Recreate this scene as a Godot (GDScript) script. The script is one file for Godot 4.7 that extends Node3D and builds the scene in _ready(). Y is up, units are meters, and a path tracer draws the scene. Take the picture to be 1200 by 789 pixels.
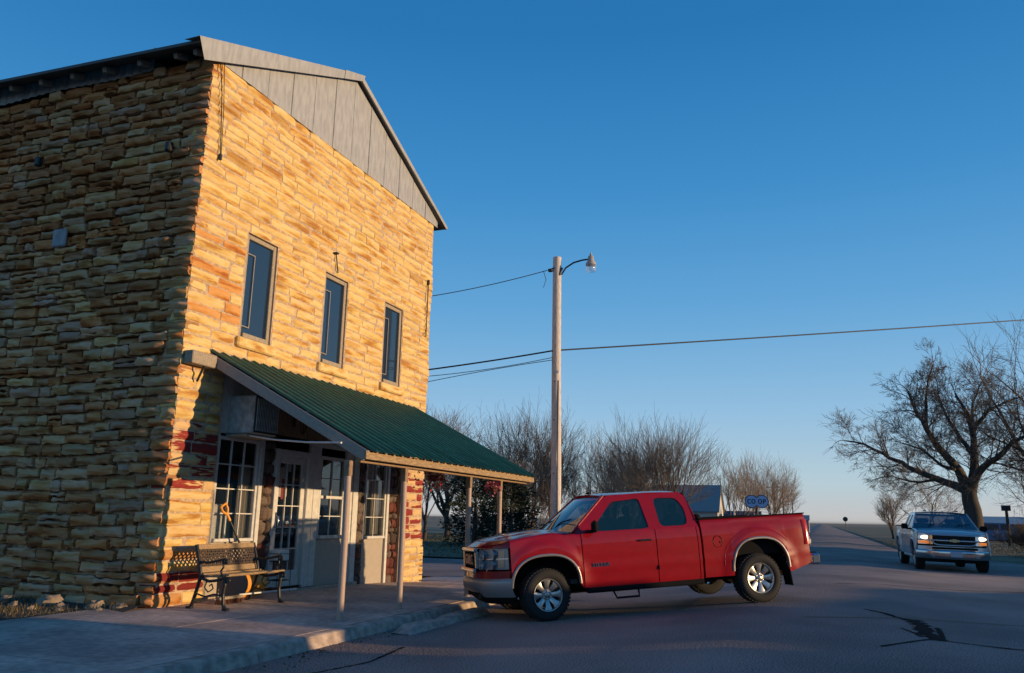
extends Node3D

# ---------------------------------------------------------------- mesh helper
class Geo:
	var v := PackedVector3Array()
	var n := PackedVector3Array()
	var uv := PackedVector2Array()
	var c := PackedColorArray()
	var tint := Color(1, 1, 1)
	func t3(a: Vector3, b: Vector3, d: Vector3, na: Vector3, nb: Vector3, nd: Vector3, ua := Vector2.ZERO, ub := Vector2.ZERO, ud := Vector2.ZERO) -> void:
		v.append(a); v.append(d); v.append(b)
		n.append(na); n.append(nd); n.append(nb)
		uv.append(ua); uv.append(ud); uv.append(ub)
		c.append(tint); c.append(tint); c.append(tint)
	func tri(a: Vector3, b: Vector3, d: Vector3) -> void:
		var m := (b - a).cross(d - a).normalized()
		t3(a, b, d, m, m, m)
	func quad(a: Vector3, b: Vector3, d: Vector3, e: Vector3) -> void:
		tri(a, b, d)
		tri(a, d, e)
	func box(p: Vector3, s: Vector3, b := Basis()) -> void:
		var h := s * 0.5
		var k := []
		for i in 8:
			k.append(p + b * Vector3(h.x if i & 1 else -h.x, h.y if i & 2 else -h.y, h.z if i & 4 else -h.z))
		quad(k[4], k[5], k[7], k[6]); quad(k[1], k[0], k[2], k[3])
		quad(k[5], k[1], k[3], k[7]); quad(k[0], k[4], k[6], k[2])
		quad(k[6], k[7], k[3], k[2]); quad(k[0], k[1], k[5], k[4])
	func span(a: Vector3, b: Vector3) -> void:      # box between two corners
		box((a + b) * 0.5, (b - a).abs())
	func bevel(p: Vector3, s: Vector3, r: float, b := Basis()) -> void:   # box with chamfered edges
		var h := s * 0.5
		r = minf(r, minf(h.x, minf(h.y, h.z)) * 0.95)
		var ax := [Vector3(1, 0, 0), Vector3(0, 1, 0), Vector3(0, 0, 1)]
		var face := {}
		for sx in [-1, 1]:
			for sy in [-1, 1]:
				for sz in [-1, 1]:
					var sg := Vector3(sx, sy, sz)
					var tri3 := []
					for a in 3:
						var q := sg * (h - Vector3(r, r, r))
						q[a] = sg[a] * h[a]
						tri3.append(p + b * q)
						face[[sx, sy, sz, a]] = p + b * q
					if sx * sy * sz > 0:
						tri(tri3[0], tri3[1], tri3[2])
					else:
						tri(tri3[0], tri3[2], tri3[1])
		for a in 3:
			var u := (a + 1) % 3
			var w := (a + 2) % 3
			for sa in [-1, 1]:
				var q := []
				for pr in [[-1, -1], [1, -1], [1, 1], [-1, 1]]:
					var key := [0, 0, 0, a]
					key[a] = sa; key[u] = pr[0]; key[w] = pr[1]
					q.append(face[key])
				if sa > 0: quad(q[0], q[1], q[2], q[3])
				else: quad(q[3], q[2], q[1], q[0])
			for su in [-1, 1]:
				for sw in [-1, 1]:
					var q := []
					for pr in [[-1, u], [1, u], [1, w], [-1, w]]:
						var key := [0, 0, 0, pr[1]]
						key[a] = pr[0]; key[u] = su; key[w] = sw
						q.append(face[key])
					if su * sw > 0: quad(q[0], q[1], q[2], q[3])
					else: quad(q[3], q[2], q[1], q[0])
	func tube(pts: PackedVector3Array, rad: PackedFloat32Array, sides: int, cap := false) -> void:
		var m := pts.size()
		if m < 2: return
		var d := (pts[1] - pts[0]).normalized()
		var side := d.cross(Vector3.UP if absf(d.y) < 0.95 else Vector3.RIGHT).normalized()
		var pr := PackedVector3Array()
		var pn := PackedVector3Array()
		for i in m:
			var dd := (pts[mini(i + 1, m - 1)] - pts[maxi(i - 1, 0)]).normalized()
			side = (side - dd * side.dot(dd)).normalized()
			var up := dd.cross(side)
			var cr := PackedVector3Array()
			var cn := PackedVector3Array()
			for k in sides:
				var a := TAU * k / sides
				var nn := side * cos(a) + up * sin(a)
				cn.append(nn)
				cr.append(pts[i] + nn * rad[mini(i, rad.size() - 1)])
			if i > 0:
				for k in sides:
					var k2 := (k + 1) % sides
					t3(pr[k], pr[k2], cr[k2], pn[k], pn[k2], cn[k2])
					t3(pr[k], cr[k2], cr[k], pn[k], cn[k2], cn[k])
			if cap and (i == 0 or i == m - 1):
				var cd := -dd if i == 0 else dd
				for k in sides:
					var k2 := (k + 1) % sides
					if i == 0: t3(pts[i], cr[k2], cr[k], cd, cd, cd)
					else: t3(pts[i], cr[k], cr[k2], cd, cd, cd)
			pr = cr; pn = cn
	func rod(a: Vector3, b: Vector3, r: float, sides := 8) -> void:
		tube(PackedVector3Array([a, b]), PackedFloat32Array([r]), sides, true)
	func lathe(prof: PackedVector2Array, segs: int, xf := Transform3D()) -> void:   # profile of (radius, height along y)
		var rows := []
		for i in prof.size():
			var row := PackedVector3Array()
			for k in segs + 1:
				var a := TAU * k / segs
				row.append(xf * Vector3(cos(a) * prof[i].x, prof[i].y, -sin(a) * prof[i].x))
			rows.append(row)
		grid(rows)
	func grid(rows: Array, crease := 0.6) -> void:    # smooth sheet; neighbouring faces keep an edge where they turn sharply
		var h := rows.size()
		var w: int = rows[0].size()
		var fn := []
		for j in h - 1:
			var r := PackedVector3Array()
			for i in w - 1:
				r.append((rows[j][i + 1] - rows[j][i]).cross(rows[j + 1][i + 1] - rows[j][i]).normalized() if (rows[j][i + 1] - rows[j][i]).length_squared() > 1e-12 else (rows[j + 1][i + 1] - rows[j][i]).cross(rows[j + 1][i] - rows[j][i]).normalized())
			fn.append(r)
		for j in h - 1:
			for i in w - 1:
				var me: Vector3 = fn[j][i]
				var q := []
				for cn in [[0, 0], [0, 1], [1, 1], [1, 0]]:
					var s := Vector3.ZERO
					for dj in [-1, 0]:
						for di in [-1, 0]:
							var jj: int = j + cn[0] + dj
							var ii: int = i + cn[1] + di
							if jj >= 0 and jj < h - 1 and ii >= 0 and ii < w - 1 and fn[jj][ii].dot(me) > crease:
								s += fn[jj][ii]
					q.append(s.normalized() if s.length_squared() > 1e-9 else me)
				t3(rows[j][i], rows[j][i + 1], rows[j + 1][i + 1], q[0], q[1], q[2])
				t3(rows[j][i], rows[j + 1][i + 1], rows[j + 1][i], q[0], q[2], q[3])
	func prism(poly: PackedVector2Array, d0: float, d1: float, xf := Transform3D()) -> void:   # polygon in xy, pushed along z
		var p := poly
		if Geometry2D.is_polygon_clockwise(p):
			p = p.duplicate(); p.reverse()
		var ix := Geometry2D.triangulate_polygon(p)
		for k in range(0, ix.size(), 3):
			var a := p[ix[k]]; var b := p[ix[k + 1]]; var d := p[ix[k + 2]]
			if (b - a).cross(d - a) < 0:
				var s := b; b = d; d = s
			tri(xf * Vector3(a.x, a.y, d1), xf * Vector3(b.x, b.y, d1), xf * Vector3(d.x, d.y, d1))
			tri(xf * Vector3(a.x, a.y, d0), xf * Vector3(d.x, d.y, d0), xf * Vector3(b.x, b.y, d0))
		for i in p.size():
			var a := p[i]; var b := p[(i + 1) % p.size()]
			quad(xf * Vector3(a.x, a.y, d0), xf * Vector3(b.x, b.y, d0), xf * Vector3(b.x, b.y, d1), xf * Vector3(a.x, a.y, d1))
	func mesh() -> ArrayMesh:
		var arr := []
		arr.resize(Mesh.ARRAY_MAX)
		arr[Mesh.ARRAY_VERTEX] = v
		arr[Mesh.ARRAY_NORMAL] = n
		arr[Mesh.ARRAY_TEX_UV] = uv
		arr[Mesh.ARRAY_COLOR] = c
		var am := ArrayMesh.new()
		am.add_surface_from_arrays(Mesh.PRIMITIVE_TRIANGLES, arr)
		return am

# ---------------------------------------------------------------- nodes, labels
var used := {}
func numbered(called: String) -> String:
	used[called] = used.get(called, -1) + 1
	return called if used[called] == 0 else "%s_%03d" % [called, used[called]]
func put(g: Geo, called: String, m: Material, parent: Node = self) -> MeshInstance3D:
	var o := MeshInstance3D.new()
	o.name = numbered(called) if parent == self else called
	o.mesh = g.mesh()
	o.mesh.surface_set_material(0, m)
	parent.add_child(o, true)
	return o
func base(called: String, at := Vector3.ZERO, turn := 0.0) -> Node3D:
	var o := Node3D.new()
	o.name = numbered(called)
	add_child(o, true)
	o.position = at
	o.rotation.y = turn
	return o
func tag(o: Node, label: String, category: String, group := "") -> Node:
	o.set_meta("label", label)
	o.set_meta("category", category)
	if group != "": o.set_meta("group", group)
	return o
func struct(g: Geo, called: String, m: Material, label: String, category: String) -> MeshInstance3D:
	var o := put(g, called, m)
	o.set_meta("kind", "structure")
	tag(o, label, category)
	return o

# ---------------------------------------------------------------- camera of the photograph (1200 x 789, lens 933 px)
const EYE := Vector3(0, 1.44, 0)
var cam_b: Basis
func ray(px: float, py: float) -> Vector3:
	return (cam_b * Vector3(px - 600.0, 394.5 - py, -933.0)).normalized()
func on_x(px: float, py: float, x: float) -> Vector3:
	var d := ray(px, py)
	return EYE + d * ((x - EYE.x) / d.x)
func on_z(px: float, py: float, z: float) -> Vector3:
	var d := ray(px, py)
	return EYE + d * ((z - EYE.z) / d.z)
func at_range(px: float, py: float, r: float) -> Vector3:      # r metres off, measured level
	var d := ray(px, py)
	return EYE + d * (r / Vector2(d.x, d.z).length())

# ---------------------------------------------------------------- materials
var tex_cache := {}
func lin(r: float, g: float, b: float) -> Color:
	return Color(r, g, b).linear_to_srgb()
func noise_tex(sd: int, freq: float, lo: float, hi: float, oct := 4, size := 512, cell := false, sharp := 1.0) -> ImageTexture:
	var key := [sd, freq, lo, hi, oct, size, cell, sharp]
	if tex_cache.has(key): return tex_cache[key]
	var f := FastNoiseLite.new()
	f.seed = sd
	f.frequency = freq
	f.fractal_octaves = oct
	f.noise_type = FastNoiseLite.TYPE_CELLULAR if cell else FastNoiseLite.TYPE_SIMPLEX_SMOOTH
	var im := f.get_seamless_image(size, size, false, false, 0.15)
	im.convert(Image.FORMAT_L8)
	var d := im.get_data()
	var out := PackedByteArray()
	out.resize(d.size())
	var lut := PackedByteArray()
	for i in 256:
		var x := clampf((i / 255.0 - 0.5) * sharp + 0.5, 0, 1)
		var y := lerpf(lo, hi, x)
		lut.append(int(255 * clampf(Color(y, y, y).linear_to_srgb().r, 0, 1)))
	for i in d.size(): out[i] = lut[d[i]]
	var t := ImageTexture.create_from_image(Image.create_from_data(size, size, false, Image.FORMAT_L8, out))
	tex_cache[key] = t
	return t
# a seamless picture whose colour runs through the stops as the noise rises; "stretch" mixes two noises
func ramp_tex(sd: int, freq: float, stops: Array, oct := 4, size := 512, sharp := 1.6, fine := 0.25) -> ImageTexture:
	var f := FastNoiseLite.new()
	f.seed = sd
	f.frequency = freq
	f.fractal_octaves = oct
	f.noise_type = FastNoiseLite.TYPE_SIMPLEX_SMOOTH
	var a := f.get_seamless_image(size, size, false, false, 0.15)
	a.convert(Image.FORMAT_L8)
	f.seed = sd + 7
	f.frequency = 0.11
	f.fractal_octaves = 3
	var b := f.get_seamless_image(size, size, false, false, 0.15)
	b.convert(Image.FORMAT_L8)
	var da := a.get_data()
	var db := b.get_data()
	var out := PackedByteArray()
	out.resize(size * size * 3)
	var lut := []
	for i in 512:
		var x := clampf((i / 511.0 - 0.5) * sharp + 0.5, 0, 0.9999) * (stops.size() - 1)
		var col: Color = stops[int(x)].lerp(stops[int(x) + 1], x - int(x)).linear_to_srgb()
		lut.append([int(col.r * 255), int(col.g * 255), int(col.b * 255)])
	for i in size * size:
		var q: Array = lut[clampi(int(da[i] * 2 + (db[i] - 128) * 2 * fine), 0, 511)]
		out[i * 3] = q[0]; out[i * 3 + 1] = q[1]; out[i * 3 + 2] = q[2]
	return ImageTexture.create_from_image(Image.create_from_data(size, size, false, Image.FORMAT_RGB8, out))
func mat(col: Color, rough := 0.8, metal := 0.0) -> StandardMaterial3D:      # col in real-world (linear) values
	var m := StandardMaterial3D.new()
	m.albedo_color = Color(col.r, col.g, col.b).linear_to_srgb()
	m.roughness = rough
	m.metallic = metal
	m.cull_mode = BaseMaterial3D.CULL_DISABLED
	return m
func tri_mat(col: Color, rough: float, tex: Texture2D, scale: Vector3, world := false, relief: Texture2D = null, depth := 0.0) -> StandardMaterial3D:
	var m := mat(col, rough)
	m.albedo_texture = tex
	m.uv1_triplanar = true
	m.uv1_world_triplanar = world
	m.uv1_scale = scale
	if relief:
		m.heightmap_enabled = true
		m.heightmap_texture = relief
		m.heightmap_scale = depth
	return m
func two_scale(m: StandardMaterial3D, tex: Texture2D, scale: float) -> void:     # a coarse pattern over the fine one
	m.detail_enabled = true
	m.detail_blend_mode = BaseMaterial3D.BLEND_MODE_MUL
	m.detail_albedo = tex
	m.detail_uv_layer = BaseMaterial3D.DETAIL_UV_2
	m.uv2_triplanar = true
	m.uv2_world_triplanar = true
	m.uv2_scale = Vector3(scale, scale, scale)
func glass(col: Color, alpha: float, rough := 0.02) -> StandardMaterial3D:
	var m := mat(col, rough)
	m.transparency = BaseMaterial3D.TRANSPARENCY_ALPHA
	m.albedo_color.a = alpha
	m.metallic_specular = 0.6
	return m
var M := {}
func make_materials() -> void:
	var grain := noise_tex(3, 0.05, 0.72, 1.0, 4, 512)
	var fine := noise_tex(5, 0.2, 0.7, 1.0, 3, 512)
	var speck := noise_tex(8, 0.35, 0.45, 1.0, 2, 512, false, 1.5)
	var patch := noise_tex(11, 0.012, 0.6, 1.0, 5, 512, false, 1.8)
	# stone: cream limestone with rust-coloured beds running along each block
	M.stone = mat(Color(1, 1, 1), 0.92)
	M.stone.albedo_texture = ramp_tex(21, 0.009, [Color(0.40, 0.18, 0.04), Color(0.54, 0.30, 0.08), Color(0.62, 0.41, 0.135), Color(0.66, 0.46, 0.185), Color(0.70, 0.52, 0.25), Color(0.65, 0.44, 0.165), Color(0.56, 0.33, 0.095)], 3, 1024, 1.65, 0.26)
	M.stone.vertex_color_use_as_albedo = true
	M.stone.heightmap_enabled = true
	M.stone.heightmap_texture = noise_tex(31, 0.03, 0.0, 1.0, 5, 512)
	M.stone.heightmap_scale = 0.5
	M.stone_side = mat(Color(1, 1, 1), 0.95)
	M.stone_side.albedo_texture = M.stone.albedo_texture      # the same limestone, laid rougher; stone tints add this wall's shade
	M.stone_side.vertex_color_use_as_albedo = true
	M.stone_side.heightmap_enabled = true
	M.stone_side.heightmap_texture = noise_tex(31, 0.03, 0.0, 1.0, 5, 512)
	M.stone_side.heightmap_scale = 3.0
	M.stone_painted = mat(Color(1, 1, 1), 0.85)
	M.stone_painted.albedo_texture = ramp_tex(23, 0.012, [Color(0.62, 0.42, 0.2), Color(0.55, 0.36, 0.16), Color(0.26, 0.025, 0.018), Color(0.22, 0.018, 0.014), Color(0.27, 0.03, 0.02), Color(0.24, 0.02, 0.015)], 5, 512, 3.2, 0.35)
	M.stone_painted.vertex_color_use_as_albedo = true
	M.stone_painted.heightmap_enabled = true
	M.stone_painted.heightmap_texture = M.stone.heightmap_texture
	M.stone_painted.heightmap_scale = 0.8
	M.mortar = tri_mat(Color(0.55, 0.40, 0.27), 0.95, noise_tex(41, 0.03, 0.6, 1.0, 5, 512, false, 1.6), Vector3(0.7, 0.7, 0.7), true, noise_tex(42, 0.12, 0, 1, 4), 1.0)
	M.field_stone = tri_mat(Color(0.20, 0.145, 0.115), 0.85, noise_tex(44, 0.04, 0.35, 1.0, 4, 512, false, 1.7), Vector3(1.6, 1.6, 1.6), true, noise_tex(42, 0.12, 0, 1, 4), 1.0)
	M.field_stone.vertex_color_use_as_albedo = true
	M.gable = tri_mat(Color(0.36, 0.365, 0.38), 0.6, noise_tex(51, 0.02, 0.75, 1.0, 4, 512, false, 1.4), Vector3(0.9, 0.25, 0.9), true)
	M.gable.metallic = 0.1
	M.metal_side = tri_mat(Color(0.34, 0.35, 0.36), 0.6, patch, Vector3(0.6, 0.3, 0.6), true)
	M.roof_dark = tri_mat(Color(0.10, 0.095, 0.095), 0.7, grain, Vector3(0.8, 0.8, 0.8), true)
	M.rafter = tri_mat(Color(0.30, 0.27, 0.24), 0.85, grain, Vector3(1, 1, 1), true)
	M.green = tri_mat(Color(0.012, 0.085, 0.062), 0.38, patch, Vector3(0.5, 0.5, 0.9), true)
	M.green.metallic = 0.15
	M.fascia = tri_mat(Color(0.36, 0.30, 0.25), 0.75, grain, Vector3(0.6, 0.6, 0.6), true)
	M.fascia_wood = tri_mat(Color(0.40, 0.275, 0.155), 0.8, noise_tex(61, 0.03, 0.5, 1.0, 4, 512, false, 1.5), Vector3(3.0, 3.0, 0.35), true)
	M.soffit = tri_mat(Color(0.34, 0.22, 0.13), 0.85, noise_tex(61, 0.03, 0.5, 1.0, 4, 512, false, 1.5), Vector3(0.5, 0.4, 2.0), true)
	M.post = tri_mat(Color(0.46, 0.33, 0.26), 0.6, noise_tex(63, 0.05, 0.75, 1.0, 4, 512), Vector3(1.2, 0.7, 1.2), true)
	M.white = tri_mat(Color(0.62, 0.60, 0.57), 0.6, noise_tex(65, 0.02, 0.8, 1.0, 5, 512, false, 1.4), Vector3(0.7, 0.7, 0.7), true)
	M.beige = tri_mat(Color(0.40, 0.34, 0.28), 0.7, noise_tex(66, 0.02, 0.88, 1.0, 5, 512), Vector3(0.6, 0.6, 0.6), true)
	M.old_wood = tri_mat(Color(0.42, 0.34, 0.25), 0.85, noise_tex(67, 0.05, 0.5, 1.0, 5, 512, false, 1.6), Vector3(2.5, 0.6, 2.5), true)
	M.bench_wood = tri_mat(Color(0.42, 0.28, 0.15), 0.7, noise_tex(61, 0.03, 0.5, 1.0, 4, 512, false, 1.5), Vector3(0.5, 6.0, 6.0), false)
	M.iron = mat(Color(0.012, 0.013, 0.014), 0.45)
	M.lattice = mat(Color(0.07, 0.045, 0.03), 0.55)
	M.pane = glass(Color(0.02, 0.03, 0.035), 0.16)
	M.pane_dark = glass(Color(0.018, 0.035, 0.07), 0.86, 0.03)
	M.pane_dark.metallic_specular = 0.9
	M.inside = mat(Color(0.06, 0.05, 0.045), 0.9)
	M.curtain = mat(Color(0.42, 0.38, 0.30), 0.95)
	M.teal = mat(Color(0.06, 0.22, 0.24), 0.5)
	M.paper = mat(Color(0.7, 0.7, 0.66), 0.8)
	M.red_print = mat(Color(0.45, 0.06, 0.05), 0.8)
	M.ac = tri_mat(Color(0.5, 0.53, 0.53), 0.6, patch, Vector3(1, 1, 1), true)
	M.black = mat(Color(0.012, 0.012, 0.013), 0.9)
	M.black.metallic_specular = 0.2
	M.dark_metal = mat(Color(0.03, 0.03, 0.032), 0.45, 0.4)
	M.chrome = mat(Color(0.55, 0.55, 0.56), 0.18, 1.0)
	M.steel = mat(Color(0.35, 0.35, 0.36), 0.35, 0.9)
	M.orange = mat(Color(0.75, 0.30, 0.03), 0.45)
	M.brush = tri_mat(Color(0.16, 0.06, 0.035), 0.95, speck, Vector3(4, 0.8, 4))
	M.cable = mat(Color(0.015, 0.015, 0.017), 0.6)
	# ground
	M.asphalt = tri_mat(Color(0.52, 0.36, 0.295), 0.9, noise_tex(71, 0.11, 0.28, 1.0, 3, 1024, false, 3.0), Vector3(0.38, 0.38, 0.38), true, noise_tex(72, 0.12, 0, 1, 3), 1.6)
	two_scale(M.asphalt, noise_tex(73, 0.012, 0.6, 1.0, 5, 512, false, 2.0), 0.045)
	M.concrete = tri_mat(Color(0.74, 0.54, 0.435), 0.9, noise_tex(75, 0.02, 0.66, 1.0, 6, 1024, false, 1.5), Vector3(0.35, 0.35, 0.35), true, noise_tex(72, 0.25, 0, 1, 3), 0.25)
	M.kerb = tri_mat(Color(0.56, 0.43, 0.34), 0.92, noise_tex(76, 0.02, 0.5, 1.0, 6, 512, false, 1.8), Vector3(0.5, 0.9, 0.5), true, noise_tex(72, 0.25, 0, 1, 3), 0.25)
	M.dirt = tri_mat(Color(0.12, 0.095, 0.065), 0.95, noise_tex(77, 0.05, 0.4, 1.0, 5, 512, false, 1.7), Vector3(0.9, 0.9, 0.9), true, noise_tex(72, 0.25, 0, 1, 3), 1.5)
	M.lawn = tri_mat(Color(0.24, 0.20, 0.11), 0.95, noise_tex(78, 0.03, 0.5, 1.0, 6, 1024, false, 1.8), Vector3(0.18, 0.18, 0.18), true, noise_tex(72, 0.25, 0, 1, 3), 2.0)
	M.prairie = tri_mat(Color(0.36, 0.26, 0.15), 0.95, noise_tex(79, 0.02, 0.55, 1.0, 6, 1024, false, 1.8), Vector3(0.03, 0.03, 0.03), true)
	two_scale(M.concrete, noise_tex(74, 0.015, 0.62, 1.0, 5, 512, false, 2.0), 0.09)
	two_scale(M.lawn, noise_tex(74, 0.015, 0.55, 1.0, 5, 512, false, 2.0), 0.03)
	two_scale(M.prairie, noise_tex(74, 0.015, 0.55, 1.0, 5, 512, false, 2.0), 0.004)
	M.tar = mat(Color(0.016, 0.015, 0.015), 0.95)
	M.tar.metallic_specular = 0.15
	M.yellow_line = tri_mat(Color(0.24, 0.165, 0.09), 0.9, speck, Vector3(1.1, 1.1, 1.1), true)
	M.rock = tri_mat(Color(0.30, 0.23, 0.17), 0.9, grain, Vector3(1.5, 1.5, 1.5), true)
	# plants
	M.bark = tri_mat(Color(0.095, 0.075, 0.06), 0.95, noise_tex(81, 0.06, 0.5, 1.0, 4, 512, false, 1.6), Vector3(0.7, 0.25, 0.7), true)
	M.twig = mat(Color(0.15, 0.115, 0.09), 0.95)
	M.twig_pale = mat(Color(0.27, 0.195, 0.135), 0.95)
	M.cedar = mat(Color(0.022, 0.035, 0.02), 0.9)
	M.cedar.vertex_color_use_as_albedo = true
	M.blade = mat(Color(0.20, 0.15, 0.08), 0.9)
	M.blade.vertex_color_use_as_albedo = true
	M.pole = tri_mat(Color(0.72, 0.64, 0.58), 0.9, noise_tex(83, 0.05, 0.55, 1.0, 5, 512, false, 1.6), Vector3(1.6, 0.15, 1.6), true)
	M.petal = mat(Color(0.42, 0.03, 0.05), 0.8)
	M.petal_pink = mat(Color(0.5, 0.12, 0.2), 0.8)
	# vehicles
	M.red_paint = mat(Color(0.31, 0.003, 0.010), 0.4)
	M.red_paint.metallic_specular = 0.3
	M.red_paint.clearcoat_enabled = true
	M.red_paint.clearcoat = 0.7
	M.red_paint.clearcoat_roughness = 0.06
	M.red_paint.albedo_texture = noise_tex(91, 0.02, 0.82, 1.0, 5, 512, false, 1.4)
	M.red_paint.uv1_triplanar = true
	M.red_paint.uv1_scale = Vector3(0.5, 0.5, 0.5)
	M.grey_paint = mat(Color(0.46, 0.465, 0.48), 0.33, 0.25)
	M.grey_paint.clearcoat_enabled = true
	M.grey_paint.clearcoat_roughness = 0.1
	M.tyre = tri_mat(Color(0.022, 0.021, 0.021), 0.9, fine, Vector3(2, 2, 2))
	M.alloy = mat(Color(0.46, 0.45, 0.44), 0.32, 0.85)
	M.trim_silver = mat(Color(0.33, 0.30, 0.29), 0.4, 0.6)
	M.car_glass = glass(Color(0.006, 0.03, 0.042), 0.75, 0.03)
	M.wind_glass = glass(Color(0.03, 0.14, 0.19), 0.6, 0.02)
	M.lamp_glass = glass(Color(0.6, 0.62, 0.64), 0.25, 0.03)
	M.amber = mat(Color(0.75, 0.28, 0.04), 0.3)
	M.tail_red = mat(Color(0.45, 0.012, 0.012), 0.18)
	M.seat = mat(Color(0.05, 0.045, 0.045), 0.9)
	M.plate = mat(Color(0.35, 0.42, 0.5), 0.4)

# ---------------------------------------------------------------- setting
const ROAD := [[-5.25, 0.0], [-4.6, 0.0], [-3.7, 0.02], [-2.0, 0.15], [-0.95, 0.252], [1.0, 0.245], [2.5, 0.14], [4.4, 0.09], [8.4, 0.0]]
func road_y(x: float) -> float:
	for i in ROAD.size() - 1:
		if x <= ROAD[i + 1][0]:
			var t := clampf((x - ROAD[i][0]) / (ROAD[i + 1][0] - ROAD[i][0]), 0, 1)
			return lerpf(ROAD[i][1], ROAD[i + 1][1], t)
	return 0.0
func walk_y(x: float, z: float) -> float:      # the pavement falls a little along the shop front
	var w := 0.17
	var kn := [[-9.0, 0.17], [-11.0, 0.2], [-13.0, 0.16], [-15.5, 0.07], [-16.6, 0.0], [-30.0, -0.03]]
	for i in kn.size() - 1:
		if z <= kn[i][0] and z > kn[i + 1][0]:
			w = lerpf(kn[i][1], kn[i + 1][1], (z - kn[i][0]) / (kn[i + 1][0] - kn[i][0]))
	var k := 0.14 + minf(0.0, (z + 5.0) * 0.004)
	return lerpf(k, w, clampf((-5.3 - x) / 3.1, 0, 1))
func sheet(xs: Array, zs: Array, h: Callable) -> Geo:
	var g := Geo.new()
	var rows := []
	for z in zs:
		var r := PackedVector3Array()
		for x in xs: r.append(Vector3(x, h.call(x, z), z))
		rows.append(r)
	rows.reverse()
	for r in rows: r.reverse()
	g.grid(rows)
	return g
func steps(a: float, b: float, n: int) -> Array:
	var o := []
	for i in n + 1: o.append(lerpf(a, b, float(i) / n))
	return o

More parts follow.
